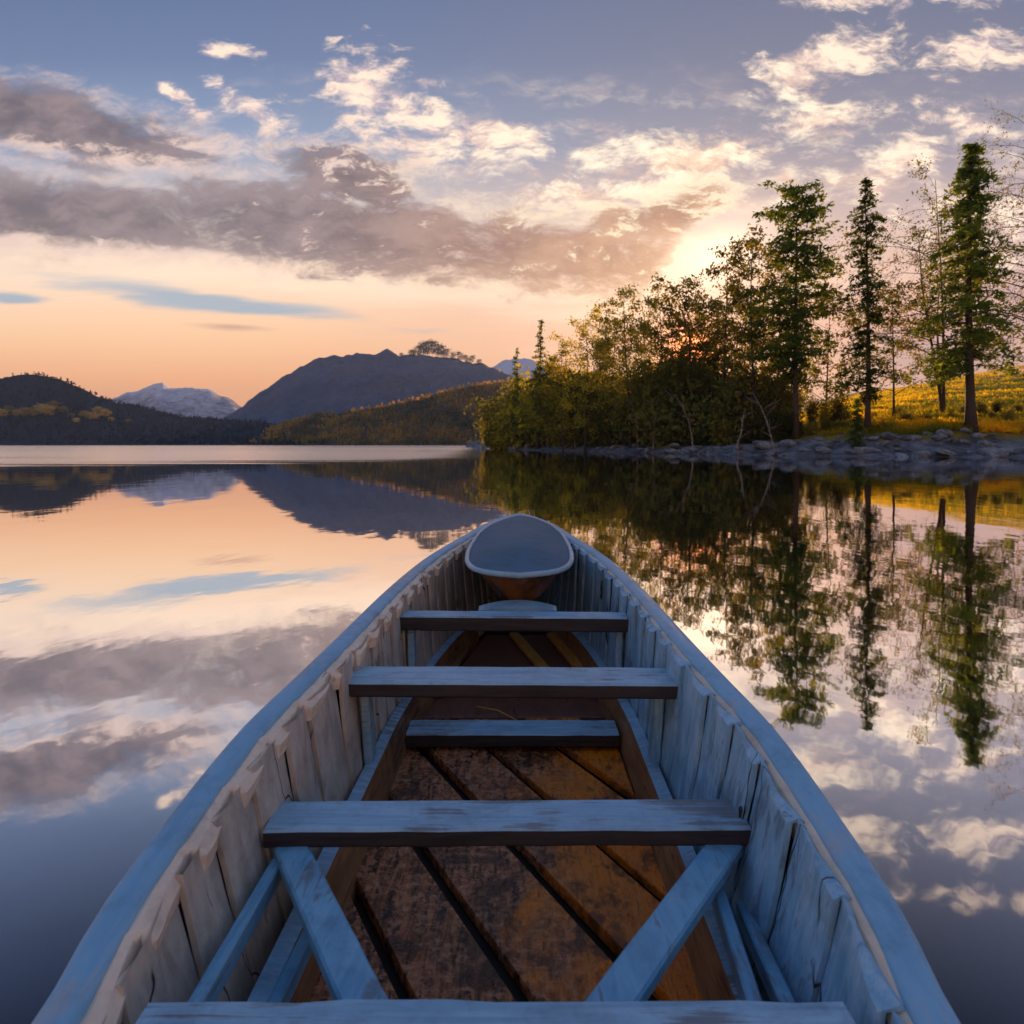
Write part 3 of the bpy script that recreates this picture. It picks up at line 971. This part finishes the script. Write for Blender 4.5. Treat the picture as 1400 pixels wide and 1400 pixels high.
for px, dd, tp in [(928, 78, 510), (940, 80, 500), (949, 77, 506), (956, 82, 500), (966, 79, 508), (945, 85, 498)]:
    blist.append((px, dd, tp, False))
for px, dd, tp, gold in blist:
    md, mg, mgo, hh_ = bush_src[rb.randrange(3)]
    x = (px - HX) * dd / F
    zg = bank_z(x, dd) - 0.08
    h = EYE - (tp - HY) * dd / F - zg
    s_ = max(0.22, h / hh_)
    if px > 1140:
        lb, gp = ('low golden bush on the meadow edge under the tall conifers' if gold else 'low dark bush on the meadow edge under the tall conifers'), 'bushes on the meadow edge'
    elif gold:
        lb, gp = 'yellow green bush in the undergrowth near the tip of the wooded point', 'yellow green bushes'
    else:
        lb, gp = 'dark bush in the undergrowth under the trees of the wooded point', 'dark undergrowth bushes'
    r_ = empty('bush', (x, dd, zg), lb, 'bush', gp, rb.uniform(0, 6.28))
    r_.scale = (max(s_, 0.55) * rb.uniform(0.8, 1.2), max(s_, 0.55) * rb.uniform(0.8, 1.2), s_)
    link_mesh('stem', md, r_)
    link_mesh('foliage', mgo if gold else mg, r_)

# pale leaning saplings at the waterline
for i, (px, tp, ln, lb) in enumerate([
        (748, 560, 0.1, 'pale bare sapling at the waterline nearest the tip of the wooded point'),
        (786, 548, -0.12, 'pale bare sapling second from the tip of the wooded point'),
        (872, 535, 0.18, 'pale leaning sapling in the middle of the wooded point shoreline'),
        (893, 545, -0.1, 'thin upright bare sapling beside the pale leaning one'),
        (948, 540, 0.3, 'pale bare sapling under the low sun, leaning left'),
        (1058, 535, 0.34, 'forked pale sapling leaning out below the tall pine'),
        (1010, 560, -0.15, 'short pale sapling left of the forked one')]):
    d0 = float(np.interp(px, [690, 800, 900, 1000, 1100], [126, 94.5, 75.5, 63.4, 57.6]))
    x = (px - HX) * d0 / F
    zg = bank_z(x, d0) - 0.15
    h = EYE - (tp - HY) * d0 / F - zg
    rng = np.random.default_rng(300 + i)
    mb = MB()
    ax = [np.array([-ln * h * t * t, 0, h * t]) + rng.normal(size=3) * 0.015 * h for t in (0, 0.25, 0.5, 0.75, 1)]
    mb.tube(ax, [0.085, 0.07, 0.055, 0.035, 0.012], 6)
    for k in range(9):
        t = rng.uniform(0.3, 0.95)
        i0 = min(int(t * 4), 3)
        p0 = ax[i0] + (ax[i0 + 1] - ax[i0]) * (t * 4 - i0)
        dd_ = rng.normal(size=3) * np.array([1, 1, 0.3]) + np.array([0, 0, 0.7])
        p1 = p0 + dd_ / np.linalg.norm(dd_) * h * rng.uniform(0.12, 0.35)
        mb.tube([p0, (p0 + p1) / 2 + rng.normal(size=3) * 0.03, p1], [0.028, 0.02, 0.006], 4)
    o = mb.build('sapling', M_pale, None, True)
    o.location = (x, d0, zg)
    tag(o, lb, 'tree', 'bare saplings at the waterline')

# boulders along the water
bsrc = []
for s_ in range(5):
    rng = np.random.default_rng(400 + s_)
    vv, ff = [], []
    nu_, nv_ = 12, 8
    for j in range(nv_ + 1):
        th = math.pi * j / nv_
        for i in range(nu_):
            ph = 2 * math.pi * i / nu_
            d_ = Vector((math.sin(th) * math.cos(ph), math.sin(th) * math.sin(ph), math.cos(th)))
            rr = 1 + 0.35 * fbm(d_.x * 1.3 + s_ * 7, d_.y * 1.3, d_.z * 1.3)
            rr = min(rr, 0.92 / max(abs(d_.x), abs(d_.y), abs(d_.z)) ** 0.6)
            vv.append((d_.x * rr, d_.y * rr * 0.8, d_.z * rr * 0.55))
    for j in range(nv_):
        for i in range(nu_):
            ff.append((j * nu_ + i, j * nu_ + (i + 1) % nu_, (j + 1) * nu_ + (i + 1) % nu_, (j + 1) * nu_ + i))
    o = mesh_obj('boulder', vv, ff, M_rock, None, False)
    bsrc.append(o.data)
    bpy.data.objects.remove(o)
rr_ = random.Random(9)
for k in range(120):
    px = rr_.uniform(905, 1420) if k % 4 else rr_.uniform(700, 960)
    d0 = float(np.interp(px, [690, 800, 900, 1000, 1100, 1250, 1420], [126, 95, 76, 63.5, 57.8, 53.5, 51.5])) + rr_.uniform(-0.5, 4.0 if px > 1000 else 1.5)
    x = (px - HX) * d0 / F
    s_ = rr_.choice([0.22, 0.3, 0.3, 0.45, 0.6, 0.85])
    o = bpy.data.objects.new('boulder', bsrc[rr_.randrange(5)])
    COL.objects.link(o)
    o.location = (x, d0, max(bank_z(x, d0), -0.05) + s_ * 0.12)
    o.scale = (s_ * rr_.uniform(0.9, 1.8), s_, s_ * rr_.uniform(0.6, 1.0))
    o.rotation_euler = (rr_.uniform(-0.3, 0.3), rr_.uniform(-0.3, 0.3), rr_.uniform(0, 6.28))
    if px > 1110:
        lb, gp = 'grey boulder on the rocky bank below the meadow', 'boulders below the meadow'
    elif px > 900:
        lb, gp = 'pale boulder at the waterline below the middle of the wooded point', 'boulders along the wooded point'
    else:
        lb, gp = 'small boulder at the waterline toward the tip of the wooded point', 'boulders near the tip'
    tag(o, lb, 'boulder', gp)

# meadow grass
rng = np.random.default_rng(77)
gc = []
for _ in range(16000):
    px, dp = rng.uniform(1080, 1460), 57 + 140 * rng.uniform() ** 2.2
    x = (px - HX) * dp / F
    z = bank_z(x, dp)
    if z > 1.9:
        gc.append((x, dp, z + 0.12))
gc = np.array(gc)
gq = leaf_quads(np.repeat(gc, 4, axis=0) + rng.normal(size=(len(gc) * 4, 3)) * np.array([0.30, 0.30, 0.06]), 0.32, rng, 0.16, -0.8)
L_grass = leaf_mat('meadow_grass', (0.17, 0.19, 0.02, 1), (0.58, 0.42, 0.02, 1), (0.20, 0.21, 0.02, 1), 0.65, 0.16)
o = link_mesh('grass', quads_mesh('grass', gq, L_grass))
tag(o, 'yellow green meadow grass on the sloping right bank', 'grass', kind='stuff')


# far woods: too many and too far to tell apart
def far_wood(name, hill, n, leafm, seed, hmin, hmax, cards, label, ymax, xr=None):
    rng = np.random.default_rng(seed)
    me = hill.data
    co = np.zeros(len(me.vertices) * 3)
    me.vertices.foreach_get('co', co)
    co = co.reshape(-1, 3)
    cand = co[(co[:, 2] > 0.3) & (co[:, 1] < ymax)]
    if xr:
        cand = cand[(cand[:, 0] > xr[0]) & (cand[:, 0] < xr[1])]
    dxm = (co[:, 0].max() - co[:, 0].min()) / 140
    pk = cand[rng.integers(0, len(cand), n)] + rng.uniform(-0.5, 0.5, (n, 3)) * np.array([dxm, 6, 0])
    cs = []
    for p in pk:
        h = rng.uniform(hmin, hmax)
        k = cards
        t = rng.uniform(0.05, 1, k)
        con = rng.uniform() < 0.45
        w = h * (0.18 if con else 0.34) * ((1.05 - t) if con else np.sqrt(np.maximum(0.02, 1 - (2 * t - 0.9) ** 2)))
        an = rng.uniform(0, 6.28, k)
        rr = np.sqrt(rng.uniform(0.1, 1, k)) * w
        cs.append(np.stack([p[0] + rr * np.cos(an), p[1] + rr * np.sin(an), p[2] - 1 + h * t], 1))
    q_ = leaf_quads(np.concatenate(cs), 0.95, rng, 0.6)
    o_ = link_mesh(name, quads_mesh(name, q_, leafm))
    tag(o_, label, 'woods', kind='stuff')


far_wood('forest', left_hill, 4200, L_far, 1, 2.5, 5.5, 16, 'dark distant woods covering the far hill on the left', 870)
far_wood('forest', slope_hill, 4600, L_aut, 2, 3, 6.5, 20, 'golden autumn woods covering the far slope behind the boat', 775)

# lighter bushes on the left hill
lb_src = broadleaf(500, 13.0, 0.45, 0.1, 10, 0.9, 16, 1.0, 0.01)
lt = lb_src[0].build('trunk', M_bark, None, True)
lt_d = lt.data
bpy.data.objects.remove(lt)
L_pale = leaf_mat('pale_golden_foliage', (0.34, 0.27, 0.09, 1), (0.50, 0.39, 0.13, 1), (0.5, 0.36, 0.11, 1), 0.45)
lc_d = quads_mesh('crown', lb_src[1], L_pale)
rg = random.Random(3)
for px, py, s_ in [(3, 561, 0.6), (12, 558, 0.5), (24, 563, 0.55), (36, 560, 0.7), (48, 562, 0.6), (58, 556, 0.75), (66, 560, 0.8), (74, 554, 0.7), (86, 559, 0.55), (97, 563, 0.4),
                   (116, 562, 0.5), (126, 566, 0.6), (134, 561, 0.75), (143, 564, 0.65), (152, 568, 0.4), (104, 572, 0.4), (176, 574, 0.4)]:
    hv_ = min((v_.co for v_ in left_hill.data.vertices if v_.co.y < 855), key=lambda c_: abs(HX + c_.x / c_.y * F - px) + abs(HY - (c_.z - EYE) / c_.y * F - (py + 6)))
    dp = hv_.y - 1.0
    r_ = empty('golden_tree', ((px - HX) * dp / F, dp, hv_.z - 1.5), 'pale golden tree standing out on the dark hill at far left', 'tree', 'golden trees on the left hill', rg.uniform(0, 6))
    r_.scale = (s_ * 1.2, s_ * 1.2, s_)
    link_mesh('trunk', lt_d, r_)
    link_mesh('crown', lc_d, r_)

# trees along the ridge of the mountain
rs = broadleaf(520, 30.0, 0.34, 0.3, 13, 1.3, 9, 0.9, 0.012)
t_ = rs[0].build('trunk', M_bark, None, True)
rt_d = t_.data
bpy.data.objects.remove(t_)
rc_d = quads_mesh('crown', rs[1], L_far)
for px, py, tp in [(563, 489, 479), (571, 489, 474), (579, 489, 469), (587, 489, 467), (595, 489, 469), (603, 489, 473), (610, 490, 478), (619, 491, 483), (628, 493, 482), (637, 494, 486), (645, 496, 487), (655, 499, 492), (549, 488, 483)]:
    dp = 1640
    sc_ = (py - tp + 4) * dp / F / 30.0
    big_ = py - tp > 10
    r_ = empty('ridge_tree', ((px - HX) * dp / F, dp, EYE - (py + 4 - HY) * dp / F),
               'one of the tall trees clustered on the mountain skyline' if big_ else 'small tree on the mountain skyline beside the tall cluster', 'tree',
               'tall trees on the mountain skyline' if big_ else 'small trees on the mountain skyline', rg.uniform(0, 6))
    r_.scale = (sc_, sc_, sc_)
    link_mesh('trunk', rt_d, r_)
    link_mesh('crown', rc_d, r_)

# ------------------------------------------------------------------ the boat
HWP = [(4.56, 0.012, 0.56), (4.41, 0.098, 0.555), (3.95, 0.225, 0.553), (3.5, 0.300, 0.55), (2.89, 0.424, 0.525), (2.36, 0.478, 0.505), (1.79, 0.510, 0.485), (1.61, 0.530, 0.470),
       (1.353, 0.556, 0.450), (1.09, 0.568, 0.410), (0.967, 0.570, 0.390), (0.876, 0.565, 0.370), (0.798, 0.556, 0.352), (0.2, 0.535, 0.33), (-0.8, 0.48, 0.33), (-1.7, 0.33, 0.38), (-2.4, 0.12, 0.46), (-2.6, 0.012, 0.5)]
HWP.sort()
fw = pchip([p[0] for p in HWP], [p[1] for p in HWP])
fz = pchip([p[0] for p in HWP], [p[2] for p in HWP])
FLZ = 0.05


def cx(d):
    return -0.034 + 0.0190 * d


def fl_hw(d):
    return min(0.365, max(0.004, fw(d) - 0.13))


boat = empty('rowing_boat', (0, 0, 0), 'weathered pale blue wooden boat pointing its bow across the calm lake', 'boat')
ds_all = list(np.linspace(-2.6, 4.56, 120))
# hull shell
mb = MB()
rings = []
for d in ds_all:
    w, g_ = fw(d) - 0.012, fz(d) - 0.014
    w = max(w, 0.004)
    half = [(w, g_), (w * 0.985, g_ * 0.7), (w * 0.93, 0.12), (w * 0.84, 0.03), (w * 0.66, -0.03), (w * 0.35, -0.07), (0.0, -0.09)]
    rings.append([(cx(d) + x, d, z) for x, z in half] + [(cx(d) - x, d, z) for x, z in half[-2::-1]])
mb.loft(rings, closed=False)
mb.build('hull', M_hull, boat, True)
# dark inner bottom
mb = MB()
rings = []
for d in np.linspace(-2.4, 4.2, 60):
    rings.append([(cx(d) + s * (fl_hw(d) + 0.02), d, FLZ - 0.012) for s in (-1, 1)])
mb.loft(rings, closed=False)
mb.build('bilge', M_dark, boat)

rw = random.Random(21)
for s in (-1, 1):
    # outer rail
    mb = MB()
    rings = []
    for d in ds_all:
        w, g_ = fw(d), fz(d)
        c0, rx, rz = w - 0.027, 0.029, 0.022
        ring = []
        for k in range(14):
            an = 2 * math.pi * k / 14
            ca, sa = math.cos(an), math.sin(an)
            x = c0 + rx * math.copysign(abs(ca) ** 0.6, ca)
            z = g_ + rz * math.copysign(abs(sa) ** 0.7, sa) - 0.008
            ring.append((cx(d) + s * max(x, 0.002), d, z))
        rings.append(ring)
    mb.loft(rings)
    mb.build('gunwale', M_rail, boat, True)
    # cream inner rail, its edge broken and peeling
    mb = MB()
    rings = []
    for i, d in enumerate(np.linspace(-2.4, 4.45, 520)):
        w, g_ = fw(d), fz(d)
        wid = (0.029 if s > 0 else 0.046 - 0.018 * (((d + 0.02 * fbm(d * 2, 1.0, 3.0)) / 0.15) % 1.0) ** 1.6) + (0.001 if s > 0 else 0.005) * fbm(d * 9, s * 3.0, 0)
        k_ = min(1.0, w / 0.4)
        x0, x1 = w - 0.046, w - 0.046 - wid * k_
        dz_ = 0.004 * fbm(d * 14, s * 5.0, 2.0)
        pts = [(x0, g_ - 0.002), ((x0 * 2 + x1) / 3, g_ + 0.004 + dz_), ((x0 + x1 * 2) / 3, g_ - 0.002 + dz_), (x1, g_ - 0.016 + dz_), (x1 + 0.004, g_ - 0.045), (x0, g_ - 0.05)]
        rings.append([(cx(d) + s * max(x, 0.002), d, z) for x, z in pts])
    mb.loft(rings)
    mb.build('inner_rail', M_cream, boat)
    # lining of upright staves, tops split and curling over the rail
    mb = MB()
    d = 0.15
    while d < 4.0:
        wd = rw.uniform(0.11, 0.16)
        d1 = min(d + wd, 4.1)
        tooth = (rw.uniform(0.018, 0.030) if s > 0 else 0.0) * min(1, fw(d) / 0.45)
        tilt = rw.uniform(0.006, 0.016)
        bul = rw.uniform(0.003, 0.009)
        A, B = 7, 9
        grid_i, grid_o = [], []
        wv_ = rw.uniform(0, 9)
        for j in range(B + 2):
            h = min(j / B, 1.0)
            for i in range(A + 1):
                a_ = i / A                          # 0 = nearer the stern
                dd = d + (d1 - d) * a_ + 0.006 * math.sin(6 * h + wv_) * (1 if 0 < i < A else 0.3)
                w, g_ = fw(dd), fz(dd)
                xt, xb = w - (0.076 if s > 0 else 0.070) * min(1, w / 0.4), fl_hw(dd) + 0.015
                prof = h ** 0.75
                x = xb + (xt - xb) * prof
                z = FLZ + (g_ - 0.006 - FLZ) * h
                x -= bul * math.sin(math.pi * a_) + tilt * (1 - a_) * (0.3 + 0.7 * h) + 0.003 * fbm(dd * 20, h * 3 + wv_, s)
                near = (1 - a_)
                if j == B + 1:
                    x += (0.001 if s > 0 else 0.004) + tooth * (near ** 1.1 - 0.25 * math.sin(math.pi * near) ** 2)
                    z = g_ + 0.009 if s > 0 else g_ - 0.016
                if j == B:
                    z += 0.006 * near
                grid_i.append((cx(dd) + s * max(x, 0.003), dd, z))
                grid_o.append((cx(dd) + s * (max(x, 0.003) + 0.010), dd, z - (0.008 if j == B + 1 else 0)))
        n_ = A + 1
        ff = []
        tot = len(grid_i)
        for j in range(B + 1):
            for i in range(A):
                k = j * n_ + i
                ff.append((k, k + 1, k + n_ + 1, k + n_))
                ff.append((tot + k, tot + k + n_, tot + k + n_ + 1, tot + k + 1))
        for j in range(B + 1):
            for i in (0, A):
                k = j * n_ + i
                ff.append((k, k + n_, tot + k + n_, tot + k))
        for i in range(A):
            k = (B + 1) * n_ + i
            ff.append((k, k + 1, tot + k + 1, tot + k))
        mb.add(grid_i + grid_o, ff)
        d = d1 + rw.choice([0.0015, 0.002, 0.006])
    mb.build('side_lining', M_lin_l if s < 0 else M_lin_r, boat)
    # long board along the edge of the floor: painted top, bare inner face
    mb = MB()
    rings, fmx = [], []
    for d in np.linspace(0.3, 3.3, 50):
        x = fl_hw(d) - 0.01
        top = FLZ + 0.13 + 0.015 * math.sin(d * 1.3)
        pts = [(x - 0.012, FLZ - 0.01), (x + 0.004, top), (x + 0.034, top + 0.006), (x + 0.030, FLZ - 0.01)]
        rings.append([(cx(d) + s * px_, d, z) for px_, z in pts])
    n0 = len(mb.f)
    mb.loft(rings)
    mb.m = [(1 if k % 4 == 1 and k < 4 * 49 else 0) for k in range(len(mb.f))]
    mb.build('stringer', [M_brown, M_thwart], boat)


def board(name, d0, d1, z, hw_l, hw_r, thick, material, seed, rot=0.0, bev=0.005):
    """a cross board: d0 near edge, d1 far edge"""
    rg_ = random.Random(seed)
    mb_ = MB()
    dm = (d0 + d1) / 2
    c_ = cx(dm)
    mb_.beam((c_ - hw_l, dm - rot, z - thick / 2), (c_ + hw_r, dm + rot, z - thick / 2), d1 - d0, thick, bev, jit=0.02, rng=rg_, seg=14)
    n8 = len(mb_.f)
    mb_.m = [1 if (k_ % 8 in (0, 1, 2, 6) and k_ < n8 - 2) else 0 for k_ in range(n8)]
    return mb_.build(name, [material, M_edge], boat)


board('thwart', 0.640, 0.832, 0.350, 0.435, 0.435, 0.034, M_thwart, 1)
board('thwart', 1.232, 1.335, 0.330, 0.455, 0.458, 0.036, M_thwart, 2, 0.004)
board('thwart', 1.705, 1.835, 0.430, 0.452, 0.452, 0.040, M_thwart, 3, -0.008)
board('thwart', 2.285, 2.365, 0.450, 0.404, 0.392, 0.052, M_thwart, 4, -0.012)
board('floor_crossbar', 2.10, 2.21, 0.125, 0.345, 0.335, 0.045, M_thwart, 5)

# flat diagonal braces from the outer ends of one thwart to the middle of the nearest
for s, xa, xb_ in ((-1, -0.425, -0.118), (1, 0.432, 0.078)):
    mb = MB()
    mb.beam((xa + cx(1.2), 1.27, 0.285), (xb_ + cx(0.8), 0.78, 0.300), 0.058, 0.024, 0.004, jit=0.015, rng=random.Random(8 + s), seg=10)
    mb.build('brace', M_brace, boat)
# slim struts running along the sides between the two near thwarts
for p0, p1 in (((-0.425, 1.24, 0.262), (-0.408, 0.79, 0.285)), ((-0.352, 1.22, 0.165), (-0.338, 0.80, 0.215)), ((0.385, 1.24, 0.24), (0.348, 0.79, 0.25)), ((0.43, 1.2, 0.20), (0.40, 0.80, 0.255))):
    mb = MB()
    mb.beam((p0[0] + cx(p0[1]), p0[1], p0[2]), (p1[0] + cx(p1[1]), p1[1], p1[2]), 0.022, 0.036, 0.003, jit=0.03, rng=random.Random(int(abs(p0[0]) * 1000)))
    mb.build('strut', M_brace, boat)
# upright ribs under the thwart ends
for d, zt in ((1.30, 0.30), (1.79, 0.39), (2.34, 0.40)):
    for s in (-1, 1):
        mb = MB()
        mb.beam((cx(d) + s * (fl_hw(d) + 0.012), d, FLZ), (cx(d) + s * (fw(d) - 0.112), d, zt), 0.055, 0.024, 0.004, up=(s, 0, 0.2), jit=0.03, rng=random.Random(int(d * 50) + s))
        mb.build('rib', M_lin_r if s > 0 else M_thwart, boat)
# iron pins at the thwart ends
for x, d, z in ((0.452, 1.27, 0.345), (0.435, 1.79, 0.442)):
    mb = MB()
    mb.tube([(x + cx(d), d, z - 0.02), (x + cx(d), d, z + 0.002), (x + cx(d), d, z + 0.005)], [0.005, 0.005, 0.003], 8)
    mb.build('pin', M_iron, boat)


def clip_poly(poly, a_, b_, c_):
    """keep a*x + b*y <= c"""
    o_ = []
    for i in range(len(poly)):
        p, q_ = poly[i], poly[(i + 1) % len(poly)]
        fp, fq = a_ * p[0] + b_ * p[1] - c_, a_ * q_[0] + b_ * q_[1] - c_
        if fp <= 0:
            o_.append(p)
        if fp * fq < 0:
            t = fp / (fp - fq)
            o_.append((p[0] + (q_[0] - p[0]) * t, p[1] + (q_[1] - p[1]) * t))
    return o_


def extrude(poly, z0, z1, name, material):
    n_ = len(poly)
    vv_ = [(x, y, z0) for x, y in poly] + [(x, y, z1) for x, y in poly]
    c_ = [(sum(p[0] for p in poly) / n_), (sum(p[1] for p in poly) / n_)]
    top = [(c_[0] + (x - c_[0]) * 0.985, c_[1] + (y - c_[1]) * 0.985, z1 + 0.004) for x, y in poly]
    vv_ += top
    ff_ = [tuple(range(n_ - 1, -1, -1)), tuple(2 * n_ + k for k in range(n_))]
    for k in range(n_):
        k2 = (k + 1) % n_
        ff_ += [(k, k2, n_ + k2, n_ + k), (n_ + k, n_ + k2, 2 * n_ + k2, 2 * n_ + k)]
    return mesh_obj(name, vv_, ff_, material, boat)


SL = 0.57
rf = random.Random(4)
x_at = -1.45                                        # where each board's left edge meets d = 1.55
k = 0
while x_at < 1.4:
    wdt = rf.uniform(0.165, 0.205)
    gap = rf.uniform(0.026, 0.040)
    poly = [(x_at + SL * 1.9, -0.35), (x_at + wdt + SL * 1.9, -0.35), (x_at + wdt - SL * 0.85, 2.4), (x_at - SL * 0.85, 2.4)]
    poly = clip_poly(poly, 1, 0, 0.352 + cx(1.3))
    poly = clip_poly(poly, -1, 0, 0.352 - cx(1.3))
    poly = clip_poly(poly, 0, -1, 0.2)
    poly = clip_poly(poly, 0, 1, 2.36)
    if len(poly) >= 3:
        ar = abs(sum(poly[i][0] * poly[(i + 1) % len(poly)][1] - poly[(i + 1) % len(poly)][0] * poly[i][1] for i in range(len(poly)))) / 2
        if ar > 0.01:
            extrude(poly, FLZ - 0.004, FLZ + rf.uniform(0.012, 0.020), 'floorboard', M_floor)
    x_at += wdt + gap
    k += 1
# fore floor: reddish panel with loose battens on it
poly = [(cx(2.4) - fl_hw(2.4) + 0.01, 2.38), (cx(2.4) + fl_hw(2.4) - 0.01, 2.38), (cx(3.4) + fl_hw(3.4) - 0.02, 3.4), (cx(3.4) - fl_hw(3.4) + 0.02, 3.4)]
extrude(poly, FLZ - 0.004, FLZ + 0.01, 'floor_panel', M_panel)
for (xa, da, xb_, db), mt in (((0.20, 2.55, -0.02, 3.35), M_orange), ((0.325, 2.60, 0.17, 3.35), M_orange), ((-0.30, 2.55, -0.24, 3.3), M_brown)):
    mb = MB()
    mb.beam((xa + cx(da), da, FLZ + 0.03), (xb_ + cx(db), db, FLZ + 0.03), 0.05, 0.022, 0.004, jit=0.04, rng=random.Random(int(xa * 100)))
    mb.build('batten', mt, boat)
mb = MB()
mb.tube([(-0.13, 2.42, 0.085), (-0.05, 2.36, 0.095), (0.03, 2.27, 0.09)], [0.003, 0.003, 0.002], 5)
mb.build('twig', M_orange, boat)

# foredeck: a smooth egg-shaped cover with a pale lip, over a glossy bowl
deck = []
dk = pchip([2.47, 2.53, 2.62, 2.8, 3.1, 3.5, 3.85, 4.15, 4.33, 4.40], [0.004, 0.125, 0.185, 0.222, 0.236, 0.228, 0.195, 0.130, 0.055, 0.004])
mb = MB()
rings = []
for d in list(2.47 + (4.40 - 2.47) * (0.5 - 0.5 * np.cos(np.linspace(0, math.pi, 44)))):
    w = dk(float(d))
    zb = 0.555 + 0.010 * (d - 2.5) / 1.9
    ring = []
    for k in range(21):
        a_ = -1 + 2 * k / 20
        dome = 0.050 * (1 - a_ * a_) * min(1, w / 0.2) * smooth01((d - 2.47) / 0.5)
        ring.append((cx(d) + 0.012 + a_ * w, float(d), zb + dome))
    rings.append(ring)
mb.loft(rings, closed=False)
o_deck = mb.build('foredeck', M_deck, boat, True)
mb = MB()
dd_ = 2.47 + (4.40 - 2.47) * (0.5 - 0.5 * np.cos(np.linspace(0, math.pi, 40)))
path = [(cx(d) + 0.012 + dk(float(d)), float(d), 0.556 + 0.010 * (d - 2.5) / 1.9) for d in dd_[::-1]] + [(cx(d) + 0.012 - dk(float(d)), float(d), 0.556 + 0.010 * (d - 2.5) / 1.9) for d in dd_[1:]]
mb.tube(path, [0.011] * len(path), 8)
mb.build('deck_rim', M_rim, o_deck, True)
mb = MB()
rings = []
for t in np.linspace(0, 1, 10):
    z = 0.548 - 0.135 * t
    wq = 0.196 * (1 - 0.46 * t ** 1.4)
    yq = 0.36 * (1 - 0.25 * t)
    rings.append([(cx(2.9) + 0.010 + wq * math.cos(an), 2.90 + yq * math.sin(an), z) for an in np.linspace(0, 2 * math.pi, 36, endpoint=False)])
mb.loft(rings)
mb.build('bow_bowl', M_gloss, boat, True)
mb = MB()
rings = []
for k in range(15):
    a_ = -1 + 2 * k / 14
    x = cx(2.5) + 0.008 + a_ * 0.15
    up_ = 0.024 * (1 - a_ * a_)
    dn, df_ = 2.47 + 0.05 * a_ * a_, 2.56
    rings.append([(x, dn, 0.412 + up_), (x, df_, 0.420 + up_), (x, df_, 0.404 + up_), (x, dn, 0.396)])
mb.loft(rings)
mb.build('bow_step', M_rim, boat)

# ------------------------------------------------------------------ haze over the whole lake
M_haze, T, out = mat('evening_haze')
pv = T.n('ShaderNodeVolumePrincipled')
pv.inputs['Color'].default_value = (0.52, 0.69, 0.98, 1)
pv.inputs['Density'].default_value = 0.00012
pv.inputs['Anisotropy'].default_value = 0.0
T.t.links.new(pv.outputs[0], out.inputs['Volume'])
X0, X1, Y0, Y1, Z0, Z1 = -4600, 4600, -400, 4800, -2.0, 385
hv = [(x, y, z) for z in (Z0, Z1) for y in (Y0, Y1) for x in (X0, X1)]
hz = mesh_obj('haze', hv, [(0, 2, 3, 1), (4, 5, 7, 6), (0, 1, 5, 4), (2, 6, 7, 3), (0, 4, 6, 2), (1, 3, 7, 5)], M_haze)
tag(hz, kind='stuff')
